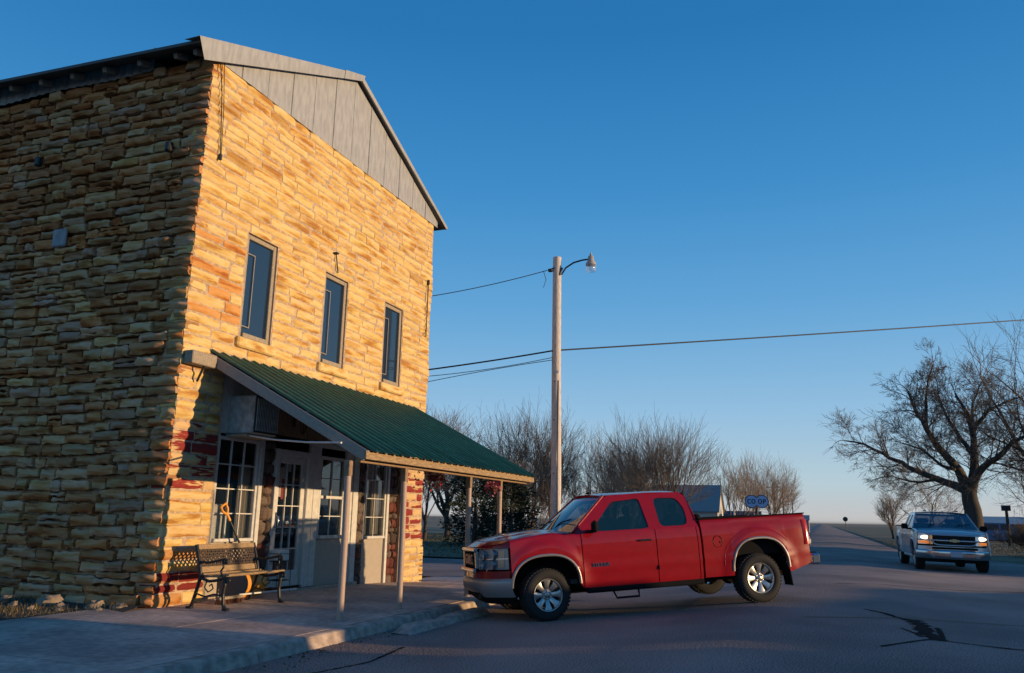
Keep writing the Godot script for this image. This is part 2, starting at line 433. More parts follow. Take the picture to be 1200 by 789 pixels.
func build_ground() -> void:
	var rng := RandomNumberGenerator.new()
	rng.seed = 5
	var dist := [-30.0, -20.0, -10, 0, 10.0, 20, 30, 45, 60, 80, 110, 160, 240, 400, 700, 1200, 2000, 3200]
	var xs := []
	for i in range(dist.size() - 1, 3, -1): xs.append(-dist[i])
	for d in dist: xs.append(d)
	xs.sort()
	var zs := []
	for d in dist: zs.append(-d)
	zs.append(60.0); zs.append(120.0)
	zs.sort(); zs.reverse()
	var g := sheet(xs, zs, func(_x, _z): return -0.12)
	struct(g, "ground", M.prairie, "dry brown prairie ground reaching to the flat horizon", "ground")
	# main street, widening towards the shop
	g = Geo.new()
	var rows := []
	for z in [24.0, 10.0, 0, -10, -20, -28, -34, -38, -41, -44, -47, -52, -70, -120, -250, -600, -1500, -3000]:
		var right := 8.4
		if z < -47: right = 3.7
		elif z < -34: right = lerpf(7.6, 3.7, smoothstep(-34.0, -47.0, z))
		var r := PackedVector3Array()
		for x in [-5.25, -4.6, -3.7, -2.85, -2.0, -0.95, 0.0, 1.0, 2.5, 3.4, 4.4, 6.0, 8.4]:
			var xx: float = minf(x, right)
			r.append(Vector3(xx, road_y(xx), z))
		rows.append(r)
	g.grid(rows)
	var road := struct(g, "road", M.asphalt, "worn grey asphalt main street with dark sealed cracks", "road")
	# side street past the shop
	g = sheet(steps(-5.25, -60, 8), steps(-18.6, -27.0, 3), func(x, _z): return -0.05 if x < -6 else -0.004)
	struct(g, "side_street", M.asphalt, "narrow asphalt side street beyond the stone building", "road")
	# lawn beyond the side street and verge across the road
	g = sheet(steps(-5.4, -90, 10), steps(-27.0, -75.0, 10), func(_x, _z): return 0.0)
	struct(g, "lawn", M.lawn, "winter lawn between the side street and the bare trees", "lawn")
	g = Geo.new()
	rows = []
	for z in [-10.0, -20.0, -30, -34, -36, -38, -40, -42, -44, -46, -48, -60, -90, -160, -400]:
		var left := 8.3
		if z < -47: left = 3.7
		elif z < -34: left = lerpf(7.6, 3.7, smoothstep(-34.0, -47.0, z))
		var r := PackedVector3Array()
		for k in [0.0, 0.12, 1.0, 6.0, 20.0, 70.0]:
			r.append(Vector3(left + k, 0.05 if k > 0 else -0.06, z))
		rows.append(r)
	g.grid(rows)
	struct(g, "verge", M.lawn, "grass verge across the road below the big bare tree", "verge")
	# dirt bed at the foot of the shaded wall
	g = sheet(steps(-8.42, -30, 24), steps(-2.0, -9.0, 14), func(x, z): return 0.13 + 0.05 * sin(x * 3.1) * sin(z * 2.3) + 0.06 * smoothstep(-7.6, -8.7, z))
	struct(g, "dirt_bed", M.dirt, "bare dirt bed with dry grass at the foot of the shaded stone wall", "ground")
	# pavement: slab by slab
	var walk := Node3D.new()
	walk.name = "pavement"
	add_child(walk)
	walk.set_meta("kind", "structure")
	tag(walk, "concrete pavement along the shop front, laid in slabs", "pavement")
	var z0 := 4.0
	while z0 > -18.4:
		var z1: float = maxf(z0 - 1.9, -18.6)
		for col in [[-5.47, -6.95], [-6.95, -8.95]]:
			var gp := Geo.new()
			var e := 0.006
			var rr := []
			for iz in 5:
				var zz := lerpf(z0 - e, z1 + e, iz / 4.0)
				var r := PackedVector3Array()
				for ix in 5:
					var xx: float = lerpf(col[0] - e, col[1] + e, ix / 4.0)
					r.append(Vector3(xx, walk_y(xx, zz) + rng.randf_range(-0.0015, 0.0015), zz))
				r.reverse()
				rr.append(r)
			gp.grid(rr)
			var c0 := Vector3(col[0] - e, 0, z0 - e); var c1 := Vector3(col[1] + e, 0, z1 + e)
			for pr in [[Vector3(c0.x, 0, c0.z), Vector3(c0.x, 0, c1.z)], [Vector3(c0.x, 0, c1.z), Vector3(c1.x, 0, c1.z)], [Vector3(c1.x, 0, c1.z), Vector3(c1.x, 0, c0.z)], [Vector3(c1.x, 0, c0.z), Vector3(c0.x, 0, c0.z)]]:
				var a: Vector3 = pr[0]; var b: Vector3 = pr[1]
				var ya := walk_y(a.x, a.z); var yb := walk_y(b.x, b.z)
				gp.quad(Vector3(a.x, ya - 0.1, a.z), Vector3(b.x, yb - 0.1, b.z), Vector3(b.x, yb, b.z), Vector3(a.x, ya, a.z))
			put(gp, "slab", M.concrete, walk)
		z0 = z1
	var gb := sheet(steps(-5.45, -8.95, 4), steps(4.0, -18.6, 12), func(x, z): return walk_y(x, z) - 0.03)
	put(gb, "bedding", M.dirt, walk)
	# kerb stones with a worn, uneven front edge
	z0 = 4.0
	while z0 > -18.4:
		var z1: float = maxf(z0 - rng.randf_range(1.6, 2.2), -18.6)
		var gk := Geo.new()
		var rr := []
		var nseg := 9
		for i in nseg + 1:
			var zz := lerpf(z0 - 0.003, z1 + 0.003, float(i) / nseg)
			var top := walk_y(-5.3, zz) + (rng.randf_range(-0.003, 0.002) if i > 0 and i < nseg else -0.002)
			var wob := rng.randf_range(-0.009, 0.006) if i > 0 and i < nseg else 0.0
			var r := PackedVector3Array([Vector3(-5.46, top, zz), Vector3(-5.33 + wob * 0.5, top, zz), Vector3(-5.308 + wob, top - 0.01, zz), Vector3(-5.295 + wob, top - 0.035, zz), Vector3(-5.25 + (rng.randf_range(-0.012, 0.015) if i > 0 and i < nseg else 0.0), -0.02, zz)])
			r.reverse()
			rr.append(r)
		rr.reverse()
		for r in rr: r.reverse()
		gk.grid(rr, 0.4)
		put(gk, "kerb_stone", M.kerb, walk)
		z0 = z1
	# broken low concrete block in the gutter by the truck's nose
	var gw := Geo.new()
	var bl := []
	for i in 23:
		var zz := lerpf(-9.25, -11.9, i / 22.0)
		var h := 0.095 + rng.randf_range(-0.008, 0.006)
		if i == 0 or i == 22: h = 0.015
		if i in [1, 9, 10]: h = 0.05
		bl.append(PackedVector3Array([Vector3(-5.12, -0.01, zz), Vector3(-5.07 + rng.randf_range(-0.01, 0.01), h * 0.9, zz), Vector3(-5.03 + rng.randf_range(-0.01, 0.01), h, zz), Vector3(-4.9 + rng.randf_range(-0.012, 0.012), h - 0.01, zz), Vector3(-4.86 + rng.randf_range(-0.012, 0.012), h * 0.8, zz), Vector3(-4.82 + rng.randf_range(-0.02, 0.02), -0.01, zz)]))
	gw.grid(bl, 0.7)
	tag(put(gw, "wheel_stop", M.kerb), "broken low concrete wheel stop in the gutter before the red truck", "wheel stop")
	# sealed cracks and a worn painted line on the road
	var seal := func(pts: Array, w0: float, w1: float, called: String, m: Material, lift: float, jag: float):
		var q := Geo.new()
		var n := 40
		var cu := Curve3D.new()
		for p in pts: cu.add_point(p)
		var len := cu.get_baked_length()
		var rr := []
		for i in n + 1:
			var t := float(i) / n
			var p := cu.sample_baked(len * t)
			var d := (cu.sample_baked(minf(len, len * t + 0.02)) - cu.sample_baked(maxf(0, len * t - 0.02))).normalized()
			var s := d.cross(Vector3.UP).normalized()
			var w := lerpf(w0, w1, t) * (1.0 + rng.randf_range(-jag, jag))
			var a := p + s * w + s * rng.randf_range(-jag, jag) * 0.01; var b := p - s * w
			a.y = road_y(a.x) + lift; b.y = road_y(b.x) + lift
			rr.append(PackedVector3Array([a, b]))
		q.grid(rr)
		return put(q, called, m, road)
	seal.call([Vector3(0.50, 0, -13.0), Vector3(0.72, 0, -12.6), Vector3(0.85, 0, -12.1), Vector3(1.02, 0, -11.8)], 0.02, 0.05, "crack_seal", M.tar, 0.004, 0.6)
	seal.call([Vector3(1.0, 0, -11.95), Vector3(1.06, 0, -11.3), Vector3(1.02, 0, -10.6), Vector3(1.10, 0, -10.05)], 0.10, 0.075, "crack_seal", M.tar, 0.005, 0.5)
	seal.call([Vector3(1.22, 0, -11.3), Vector3(1.19, 0, -10.7), Vector3(1.14, 0, -10.1)], 0.03, 0.03, "crack_seal", M.tar, 0.0045, 0.5)
	seal.call([Vector3(0.47, 0, -9.2), Vector3(0.75, 0, -9.65), Vector3(0.98, 0, -10.0), Vector3(1.2, 0, -10.06), Vector3(1.6, 0, -10.05), Vector3(2.6, 0, -10.3), Vector3(4.0, 0, -10.6)], 0.02, 0.03, "crack_seal", M.tar, 0.006, 0.35)
	seal.call([Vector3(0.8, 0, -10.9), Vector3(0.9, 0, -10.5), Vector3(0.95, 0, -10.2)], 0.015, 0.03, "crack_seal", M.tar, 0.0055, 0.6)
	seal.call([Vector3(-4.6, 0, -6.2), Vector3(-4.3, 0, -7.4), Vector3(-4.45, 0, -8.4)], 0.015, 0.02, "crack_seal", M.tar, 0.004, 0.6)
	seal.call([Vector3(0.2, 0, -18.1), Vector3(2.0, 0, -18.9), Vector3(5.0, 0, -20.6)], 0.025, 0.03, "crack_seal", M.tar, 0.004, 0.4)
	seal.call([Vector3(-0.3, 0, -11.5), Vector3(1.0, 0, -12.1), Vector3(2.6, 0, -13.0), Vector3(4.5, 0, -14.1)], 0.05, 0.05, "painted_line", M.yellow_line, 0.002, 0.5)

# ---------------------------------------------------------------- stone
const XF := -8.4       # face of the shop front
const ZL := -8.72      # face of the side wall
const ZR := -16.45
const YT := 8.38       # top of the stonework
var stones := []       # every stone of the building: [mesh builder, picture area, painted]
var snoise: FastNoiseLite

# one rock-faced block. o: corner on the wall face, ud: along the wall, nd: outward; the block reaches "deep" back into the wall
func stone(o: Vector3, ud: Vector3, nd: Vector3, len: float, hgt: float, deep: float, bulge: float, rough: float, rng: RandomNumberGenerator, col: Color, painted := 0, end_faces := 0) -> void:
	var g := Geo.new()
	g.tint = col
	var nu := clampi(int(len / 0.09), 4, 8)
	var nv := 4
	var vd := Vector3.UP
	var uo := Vector2(rng.randf(), rng.randf())
	var sd := rng.randf() * 100.0
	var P := []
	var tilt := rng.randf_range(-1, 1) * rough * 0.5
	var proud := rng.randf_range(-0.5, 1.0) * rough * 0.9
	for j in nv + 1:
		var r := PackedVector3Array()
		for i in nu + 1:
			var s := float(i) / nu
			var t := float(j) / nv
			var edge := minf(minf(s * len, (1 - s) * len), minf(t * hgt, (1 - t) * hgt))
			var k := smoothstep(0.0, 0.045, edge)
			var d := bulge * (0.25 + 0.75 * k) * (1.0 - 0.3 * absf(t * 2 - 1)) - (1 - k) * 0.012
			var q := snoise.get_noise_3d(s * len * 14 + sd, t * hgt * 20, sd * 3) * rough
			d += q * k + proud + tilt * (t - 0.5)
			var p := o + ud * (s * len) + vd * (t * hgt) + nd * d
			if i == 0 or i == nu or j == 0 or j == nv:
				p += (ud * rng.randf_range(-1, 1) + vd * rng.randf_range(-1, 1)) * (0.004 + rough * 0.22)
			r.append(p)
		P.append(r)
	# a right-handed face: rows upward, columns along "ud"; flip where ud x up points inward
	var flip := ud.cross(vd).dot(nd) < 0
	var nrm := []
	for j in nv + 1:
		var r := PackedVector3Array()
		for i in nu + 1:
			var du: Vector3 = P[j][mini(i + 1, nu)] - P[j][maxi(i - 1, 0)]
			var dv: Vector3 = P[mini(j + 1, nv)][i] - P[maxi(j - 1, 0)][i]
			var m := du.cross(dv).normalized()
			r.append(-m if flip else m)
		nrm.append(r)
	var uvs := func(i: int, j: int) -> Vector2: return uo + Vector2(i * len / nu * 0.075, j * hgt / nv * 0.5)
	for j in nv:
		for i in nu:
			var a := [i, j]; var b := [i + 1, j]; var d := [i + 1, j + 1]; var e := [i, j + 1]
			for T in [[a, b, d], [a, d, e]]:
				var p: Array = T if not flip else [T[0], T[2], T[1]]
				g.t3(P[p[0][1]][p[0][0]], P[p[1][1]][p[1][0]], P[p[2][1]][p[2][0]], nrm[p[0][1]][p[0][0]], nrm[p[1][1]][p[1][0]], nrm[p[2][1]][p[2][0]], uvs.call(p[0][0], p[0][1]), uvs.call(p[1][0], p[1][1]), uvs.call(p[2][0], p[2][1]))
	var loop := []
	for i in nu: loop.append([i, 0])
	for j in nv: loop.append([nu, j])
	for i in range(nu, 0, -1): loop.append([i, nv])
	for j in range(nv, 0, -1): loop.append([0, j])
	var mid := o + ud * len * 0.5 + vd * hgt * 0.5
	for k in loop.size():
		var a: Array = loop[k]; var b: Array = loop[(k + 1) % loop.size()]
		var pa: Vector3 = P[a[1]][a[0]]; var pb: Vector3 = P[b[1]][b[0]]
		var m := (pa + pb) * 0.5 - mid
		m = (m - nd * m.dot(nd))
		var ee := pb - pa
		m = (m - ee * m.dot(ee) / maxf(ee.length_squared(), 1e-9)).normalized()
		var w := Vector2(deep * 0.13, 0) if a[0] == b[0] else Vector2(0, deep * 0.5)
		var ua: Vector2 = uvs.call(a[0], a[1]); var ub: Vector2 = uvs.call(b[0], b[1])
		if (pb - pa).cross(-nd).dot(m) > 0:
			g.t3(pa, pb, pb - nd * deep, m, m, m, ua, ub, ub + w)
			g.t3(pa, pb - nd * deep, pa - nd * deep, m, m, m, ua, ub + w, ua + w)
		else:
			g.t3(pa, pb - nd * deep, pb, m, m, m, ua, ub + w, ub)
			g.t3(pa, pa - nd * deep, pb - nd * deep, m, m, m, ua, ua + w, ub + w)
	var pm := to_photo(mid)
	var scale := 933.0 / maxf(1.0, (mid - EYE).length())
	var facing := absf(nd.dot((EYE - mid).normalized()))
	var seen := pm.x > -15 and pm.x < 1215 and pm.y > -15 and pm.y < 804
	stones.append([g, len * hgt * scale * scale * facing if seen else 0.0, painted])
func to_photo(p: Vector3) -> Vector2:
	var q := cam_b.inverse() * (p - EYE)
	return Vector2(600 - 933 * q.x / q.z, 394.5 + 933 * q.y / q.z) if q.z < -0.01 else Vector2(-9999, -9999)

func course_lines() -> Array:
	var rng := RandomNumberGenerator.new()
	rng.seed = 77
	var marks := [-0.1, 3.62, 4.14, 5.88, YT]
	var out := []
	for k in marks.size() - 1:
		var n := int(round((marks[k + 1] - marks[k]) / 0.152))
		var hs := []
		var tot := 0.0
		for i in n:
			var h := rng.randf_range(0.8, 1.2)
			hs.append(h); tot += h
		var y: float = marks[k]
		for i in n:
			out.append(y)
			y += hs[i] / tot * (marks[k + 1] - marks[k])
	out.append(YT)
	return out

const UP_WIN := [[-9.89, -10.66], [-12.1, -12.87], [-14.33, -15.11]]
func build_stonework(house: Node3D) -> void:
	snoise = FastNoiseLite.new()
	snoise.seed = 4
	snoise.frequency = 0.35
	var rng := RandomNumberGenerator.new()
	rng.seed = 99
	var ys := course_lines()
	for k in ys.size() - 1:
		var y0: float = ys[k]; var h: float = ys[k + 1] - y0
		var yc := y0 + h * 0.5
		var quoin := k % 2 == 0
		# shop front: runs from ZL towards ZR
		var gaps := []
		if yc < 3.62: gaps.append([-9.66, -15.43])
		elif yc > 4.14 and yc < 5.88:
			for w in UP_WIN: gaps.append([w[0] + 0.02, w[1] - 0.02])
		elif yc > 3.97 and yc < 4.14:
			for w in UP_WIN: gaps.append([w[0] + 0.1, w[1] - 0.12])
		var start := ZL
		var segs := []
		for gp in gaps:
			segs.append([start, gp[0]])
			start = gp[1]
		segs.append([start, ZR - (0.12 * smoothstep(1.6, 0.0, yc) + 0.05 * sin(yc * 3.0))])
		for sg in segs:
			var z: float = sg[0]
			while z > sg[1] + 0.03:
				var l := rng.randf_range(0.36, 0.92)
				if z - l < sg[1] + 0.2: l = z - sg[1]
				if l > 1.1: l *= 0.55
				var b := rng.randf_range(0.92, 1.06)
				var col := Color(b, b * rng.randf_range(0.96, 1.03), b * rng.randf_range(0.9, 1.08))
				if z > -9.6 and yc > 4.2 and yc < 5.6 and rng.randf() < 0.4: col = Color(0.88, 0.6, 0.45)
				if z > -10.1 and yc < 0.9 and rng.randf() < 0.75: col = Color(0.72, 0.5, 0.42)
				if rng.randf() < 0.02: col = Color(0.72, 0.62, 0.52)
				var painted := 0
				if z > -10 and yc > 1.8 and yc < 2.65 and rng.randf() < 0.95: painted = 1
				if z < -15.3 and yc > 0.95 and yc < 3.6: painted = 1
				if z > -10 and yc < 0.62 and rng.randf() < 0.35: painted = 1
				stone(Vector3(XF, y0 + 0.012, z - 0.012), Vector3(0, 0, -1), Vector3(1, 0, 0), l - 0.024, h - 0.024, 0.28, 0.02, 0.014, rng, col, painted)
				z -= l
		# side wall: runs from XF back
		var x := XF + 0.012 if quoin else XF - 0.004
		var foot := smoothstep(0.9, 0.0, yc)
		var hh := h
		while x > -21.0:
			var l := rng.randf_range(0.2, 0.66)
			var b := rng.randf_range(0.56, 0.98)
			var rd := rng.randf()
			var col := Color(b * 0.97, b * 0.82, b * rng.randf_range(0.95, 1.3))  # weathered tone plus the wall's shade, darkened and blued in the tint
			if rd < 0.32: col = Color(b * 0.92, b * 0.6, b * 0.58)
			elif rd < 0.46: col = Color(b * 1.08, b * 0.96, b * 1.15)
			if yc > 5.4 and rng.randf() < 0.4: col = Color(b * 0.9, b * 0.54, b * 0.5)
			var wave := 0.035 * sin(x * 0.8 + yc * 0.35) + 0.02 * sin(x * 2.1 + yc * 0.6)
			var big := rng.randf() < 0.12 and h > 0.15
			if big:      # two thin stones in place of one
				var f := rng.randf_range(0.4, 0.6)
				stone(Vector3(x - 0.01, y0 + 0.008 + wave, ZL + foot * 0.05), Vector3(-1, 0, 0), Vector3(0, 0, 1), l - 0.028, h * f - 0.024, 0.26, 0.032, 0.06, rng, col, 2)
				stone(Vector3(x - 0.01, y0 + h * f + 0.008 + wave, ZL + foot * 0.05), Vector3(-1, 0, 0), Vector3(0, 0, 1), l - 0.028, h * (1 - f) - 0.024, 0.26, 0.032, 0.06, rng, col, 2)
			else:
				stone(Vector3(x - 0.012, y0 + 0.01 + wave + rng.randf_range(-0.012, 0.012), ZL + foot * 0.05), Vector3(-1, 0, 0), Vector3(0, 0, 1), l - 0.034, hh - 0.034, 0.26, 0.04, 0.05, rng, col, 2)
			x -= l
	stones.sort_custom(func(a, b): return a[1] > b[1])
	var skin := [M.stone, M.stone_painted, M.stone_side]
	var rest := [Geo.new(), Geo.new(), Geo.new()]
	for i in stones.size():
		var s: Array = stones[i]
		if i < 300:
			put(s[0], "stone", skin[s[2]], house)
		else:
			var r: Geo = rest[s[2]]
			r.v.append_array(s[0].v); r.n.append_array(s[0].n); r.uv.append_array(s[0].uv); r.c.append_array(s[0].c)
	for k in 3:
		if rest[k].v.size() > 0:
			var o := put(rest[k], ["stonework", "painted_stonework", "side_stonework"][k], skin[k], house)
			o.set_meta("kind", "stuff")
	# mortar core of the walls, set back behind the stone faces
	var g := Geo.new()
	var x0 := XF - 0.36; var x1 := XF - 0.006
	var cell := func(za: float, zb: float, ya: float, yb: float): g.span(Vector3(x0, ya, za), Vector3(x1, yb, zb))
	cell.call(ZL - 0.02, -9.67, -0.3, 3.62)
	cell.call(-15.42, ZR + 0.02, -0.3, 3.62)
	cell.call(ZL - 0.02, ZR + 0.02, 3.62, 4.14)
	cell.call(ZL - 0.02, ZR + 0.02, 5.88, YT - 0.01)
	var zz := ZL - 0.02
	for w in UP_WIN:
		cell.call(zz, w[0], 4.14, 5.88)
		zz = w[1]
	cell.call(zz, ZR + 0.02, 4.14, 5.88)
	put(g, "wall_core", M.mortar, house)
	g = Geo.new()
	g.span(Vector3(-21.0, -0.3, ZL - 0.34), Vector3(XF - 0.02, YT - 0.02, ZL - 0.1))
	put(g, "wall_core", M.mortar, house)
	g = Geo.new()
	g.span(Vector3(-21.0, -0.3, ZR + 0.03), Vector3(XF - 0.37, YT - 0.02, ZR + 0.3))
	g.span(Vector3(-21.3, -0.3, ZR + 0.03), Vector3(-21.0, YT + 1.0, ZL - 0.03))
	put(g, "rear_wall", M.mortar, house)
	g = Geo.new()
	g.span(Vector3(-20.9, 3.5, ZR + 0.35), Vector3(XF - 0.4, 3.62, ZL - 0.4))
	put(g, "upper_floor", M.inside, house)
	for w in UP_WIN:
		g = Geo.new()
		g.bevel(Vector3(XF - 0.03, 4.055, (w[0] + w[1]) * 0.5 - 0.01), Vector3(0.2, 0.165, 0.96), 0.025)
		for i in g.uv.size(): g.uv[i] = Vector2(g.v[i].z * 0.13, g.v[i].y * 0.5)
		put(g, "window_sill", M.stone, house)

# ---------------------------------------------------------------- the stone building: roof, openings, shop front
func window_unit(house: Node3D, z0: float, z1: float, y0: float, y1: float, x: float, fw: float, cols: int, rows: int, pane: Material, frame: Material, mw := 0.02, mid_rail := false, called := "window") -> MeshInstance3D:
	var g := Geo.new()
	var d := 0.07
	var zc := (z0 + z1) * 0.5; var yc := (y0 + y1) * 0.5
	g.bevel(Vector3(x, yc, z0 - fw * 0.5), Vector3(d, y1 - y0, fw), 0.008)
	g.bevel(Vector3(x, yc, z1 + fw * 0.5), Vector3(d, y1 - y0, fw), 0.008)
	g.bevel(Vector3(x - 0.002, y1 - fw * 0.5, zc), Vector3(d, fw, z0 - z1 - fw * 2 + 0.004), 0.008)
	g.bevel(Vector3(x + 0.02, y0 + fw * 0.5, zc), Vector3(d + 0.05, fw, z0 - z1 - fw * 2 + 0.004), 0.008)
	var w := put(g, called, frame, house)
	var zi0 := z0 - fw; var zi1 := z1 + fw; var yi0 := y0 + fw; var yi1 := y1 - fw
	g = Geo.new()
	for i in range(1, cols): g.box(Vector3(x - 0.005, (yi0 + yi1) * 0.5, lerpf(zi0, zi1, float(i) / cols)), Vector3(0.03, yi1 - yi0, mw))
	for j in range(1, rows): g.box(Vector3(x - 0.004, lerpf(yi0, yi1, float(j) / rows), zc), Vector3(0.028, mw, zi0 - zi1))
	if mid_rail: g.bevel(Vector3(x + 0.008, (yi0 + yi1) * 0.5, zc), Vector3(0.06, 0.055, zi0 - zi1), 0.006)
	if g.v.size() > 0: put(g, "glazing_bars", frame, w)
	for i in cols:
		for j in rows:
			g = Geo.new()
			g.box(Vector3(x - 0.012, lerpf(yi0, yi1, (j + 0.5) / rows), lerpf(zi0, zi1, (i + 0.5) / cols)), Vector3(0.005, (yi1 - yi0) / rows - 0.001, (zi0 - zi1) / cols - 0.001), Basis(Vector3.UP, sin(i * 5.1 + j * 3.3 + z0) * 0.004) * Basis(Vector3.BACK, cos(i * 2.1 + j * 7.3 + z0) * 0.004))
			put(g, "pane", pane, w)
	return w

func eave_y(x: float) -> float: return 8.365 + (XF + 0.2 - x) * 0.035
func build_roof(house: Node3D) -> void:
	var za := -12.66; var ya := 10.21
	var g := Geo.new()
	# two slopes, 5 cm thick, with the eaves past the walls
	var L := []
	for x in [XF + 0.15, -12.0, -16.0, -21.5]:
		L.append(PackedVector3Array([Vector3(x, eave_y(x), -8.28), Vector3(x, ya, za), Vector3(x, 8.42, -16.82)]))
	var top := []; var bot := []
	for r in L:
		var b := PackedVector3Array()
		for p in r: b.append(p - Vector3(0, 0.05, 0))
		top.append(r); bot.append(b)
	g.grid(top, 0.95)
	bot.reverse()
	g.grid(bot, 0.95)
	for i in 3:
		g.quad(top[i + 1][0], top[i][0], top[i][0] - Vector3(0, 0.05, 0), top[i + 1][0] - Vector3(0, 0.05, 0))
		g.quad(top[i][2], top[i + 1][2], top[i + 1][2] - Vector3(0, 0.05, 0), top[i][2] - Vector3(0, 0.05, 0))
	for k in 2: g.quad(top[0][k] - Vector3(0, 0.05, 0), top[0][k + 1] - Vector3(0, 0.05, 0), top[0][k + 1], top[0][k])
	var roof := put(g, "roof", M.roof_dark, house)
	# rafter tails under the eave
	var xs := [XF - 0.12]
	for q in [198, 155, 114, 76, 39, 4]: xs.append(on_z(q, 97 - 0.204 * q, -8.3).x)
	for k in 9: xs.append(xs[-1] - 0.74)
	for x in xs:
		g = Geo.new()
		var sl := atan2(ya - eave_y(x), -8.28 - za)
		var c := Vector3(x, eave_y(x) - 0.05 - 0.07 + 0.5 * tan(sl) * 0.94, -8.79)
		g.bevel(c + Vector3(0, 0.02, -0.06), Vector3(0.08, 0.09, 0.9), 0.008, Basis(Vector3.RIGHT, sl))
		put(g, "rafter_tail", M.rafter, roof)
	# ribbed metal strip between the stonework and the eave of the side wall
	g = Geo.new()
	var rows := [PackedVector3Array(), PackedVector3Array()]
	var x := -9.55
	var i := 0
	while x > -21.0:
		var d := 0.018 if i % 4 < 2 else 0.0
		rows[0].append(Vector3(x, 8.33 + 0.02 * sin(x * 2.0), ZL + 0.05 + d))
		rows[1].append(Vector3(x, 8.72, ZL + 0.05 + d))
		x -= 0.045
		i += 1
	rows[0].reverse(); rows[1].reverse()
	g.grid(rows, 0.98)
	put(g, "eave_sheet", M.metal_side, roof)
	# gable of upright metal sheets
	var rake := func(z: float) -> float: return lerpf(8.365, ya, (-8.28 - z) / (-8.28 - za)) if z > za else lerpf(ya, 8.42, (za - z) / (za + 16.82))
	var z := ZL + 0.05
	var k := 0
	while z > ZR - 0.1:
		var z1: float = maxf(z - 0.655, ZR - 0.12)
		g = Geo.new()
		var off := 0.03 + 0.006 * (k % 2)
		var poly := PackedVector2Array([Vector2(-z, YT - 0.05), Vector2(-z1, YT - 0.05), Vector2(-z1, rake.call(z1) - 0.06)])
		if z > za and z1 < za: poly.append(Vector2(-za, ya - 0.06))
		poly.append(Vector2(-z, rake.call(z) - 0.06))
		var xf := Transform3D(Basis(Vector3(0, 0, -1), Vector3(0, 1, 0), Vector3(1, 0, 0)), Vector3(XF, 0, 0))
		g.prism(poly, off - 0.02, off, xf)
		# raised seam and small ribs
		for s in [0.012]:
			var zs: float = z - s
			if zs > z1 and rake.call(zs) - 0.12 > YT: g.box(Vector3(XF + off + 0.004, (YT - 0.05 + rake.call(zs) - 0.08) * 0.5, zs), Vector3(0.01, rake.call(zs) - YT - 0.04, 0.012))
		put(g, "gable_sheet", M.gable, roof)
		z = z1
		k += 1
	# flashing along the rakes
	var band := func(z0: float, z1: float, d0: float, d1: float, x0: float, lift: float):
		var q := Geo.new()
		var a := Vector3(x0, rake.call(z0) + lift, z0); var b := Vector3(x0, rake.call(z1) + lift, z1)
		var da := Vector3(-0.02, -d0, -0.16 if d0 > 0.2 else 0.0); var db := Vector3(-0.02, -d1, 0)
		q.quad(a + da, b + db, b, a)
		q.quad(a, b, b - Vector3(0.3, 0, 0), a - Vector3(0.3, 0, 0))
		q.quad(a + da - Vector3(0.03, 0, 0), b + db - Vector3(0.03, 0, 0), b + db, a + da)
		put(q, "rake_flashing", M.gable, roof)
	band.call(-8.2, -12.1, 0.30, 0.16, XF + 0.18, 0.035)
	band.call(-12.0, -12.7, 0.18, 0.12, XF + 0.19, 0.05)
	band.call(-12.62, -16.85, 0.08, 0.06, XF + 0.17, 0.02)
	# windows of the upper floor
	for w in UP_WIN:
		var u := window_unit(house, w[0], w[1], 4.15, 5.87, XF - 0.07, 0.075, 1, 1, M.pane_dark, M.old_wood)
		g = Geo.new()
		var zw: float = w[0] - 0.27
		g.box(Vector3(XF - 0.062, 4.95, zw), Vector3(0.012, 1.2, 0.014))
		g.box(Vector3(XF - 0.062, 5.555, zw + 0.095), Vector3(0.012, 0.014, 0.2))
		g.box(Vector3(XF - 0.062, 4.345, zw + 0.095), Vector3(0.012, 0.014, 0.2))
		put(g, "storm_frame", M.fascia, u)
		g = Geo.new()
		g.span(Vector3(XF - 0.5, 4.1, w[0] + 0.1), Vector3(XF - 0.46, 5.95, w[1] - 0.1))
		put(g, "window_blind", M.inside, u)
	# hooks and leads left on the walls
	g = Geo.new()
	var cu := [on_x(258, 62, XF + 0.05), on_x(260, 110, XF + 0.06), on_x(259, 150, XF + 0.05), on_x(258, 180, XF + 0.05)]
	g.tube(PackedVector3Array(cu), PackedFloat32Array([0.008]), 5)
	g.tube(PackedVector3Array([on_x(263, 70, XF + 0.05), on_x(262, 130, XF + 0.05), on_x(259, 182, XF + 0.05)]), PackedFloat32Array([0.006]), 5)
	g.bevel(on_x(258, 184, XF + 0.06), Vector3(0.05, 0.1, 0.05), 0.01)
	put(g, "wall_lead", M.cable, house)
	g = Geo.new()
	g.rod(on_x(394, 298, XF + 0.05), on_x(396, 320, XF + 0.03), 0.012, 6)
	g.box(on_x(394, 297, XF + 0.06), Vector3(0.08, 0.03, 0.08))
	put(g, "wall_hook", M.cable, house)
	g = Geo.new()
	g.rod(on_x(502, 333, XF + 0.05), on_x(499, 395, XF + 0.05), 0.012, 6)
	g.bevel(on_x(502, 331, XF + 0.06), Vector3(0.06, 0.12, 0.05), 0.01)
	put(g, "wall_lead", M.cable, house)
	g = Geo.new()
	g.bevel(on_z(70, 279, ZL + 0.06), Vector3(0.28, 0.3, 0.06), 0.02)
	put(g, "vent_cover", M.metal_side, house)
	for q in [[198, 172], [45, 190]]:
		g = Geo.new()
		g.bevel(on_z(q[0], q[1], ZL + 0.09), Vector3(0.1, 0.16, 0.1), 0.02)
		put(g, "wall_bracket", M.dark_metal, house)

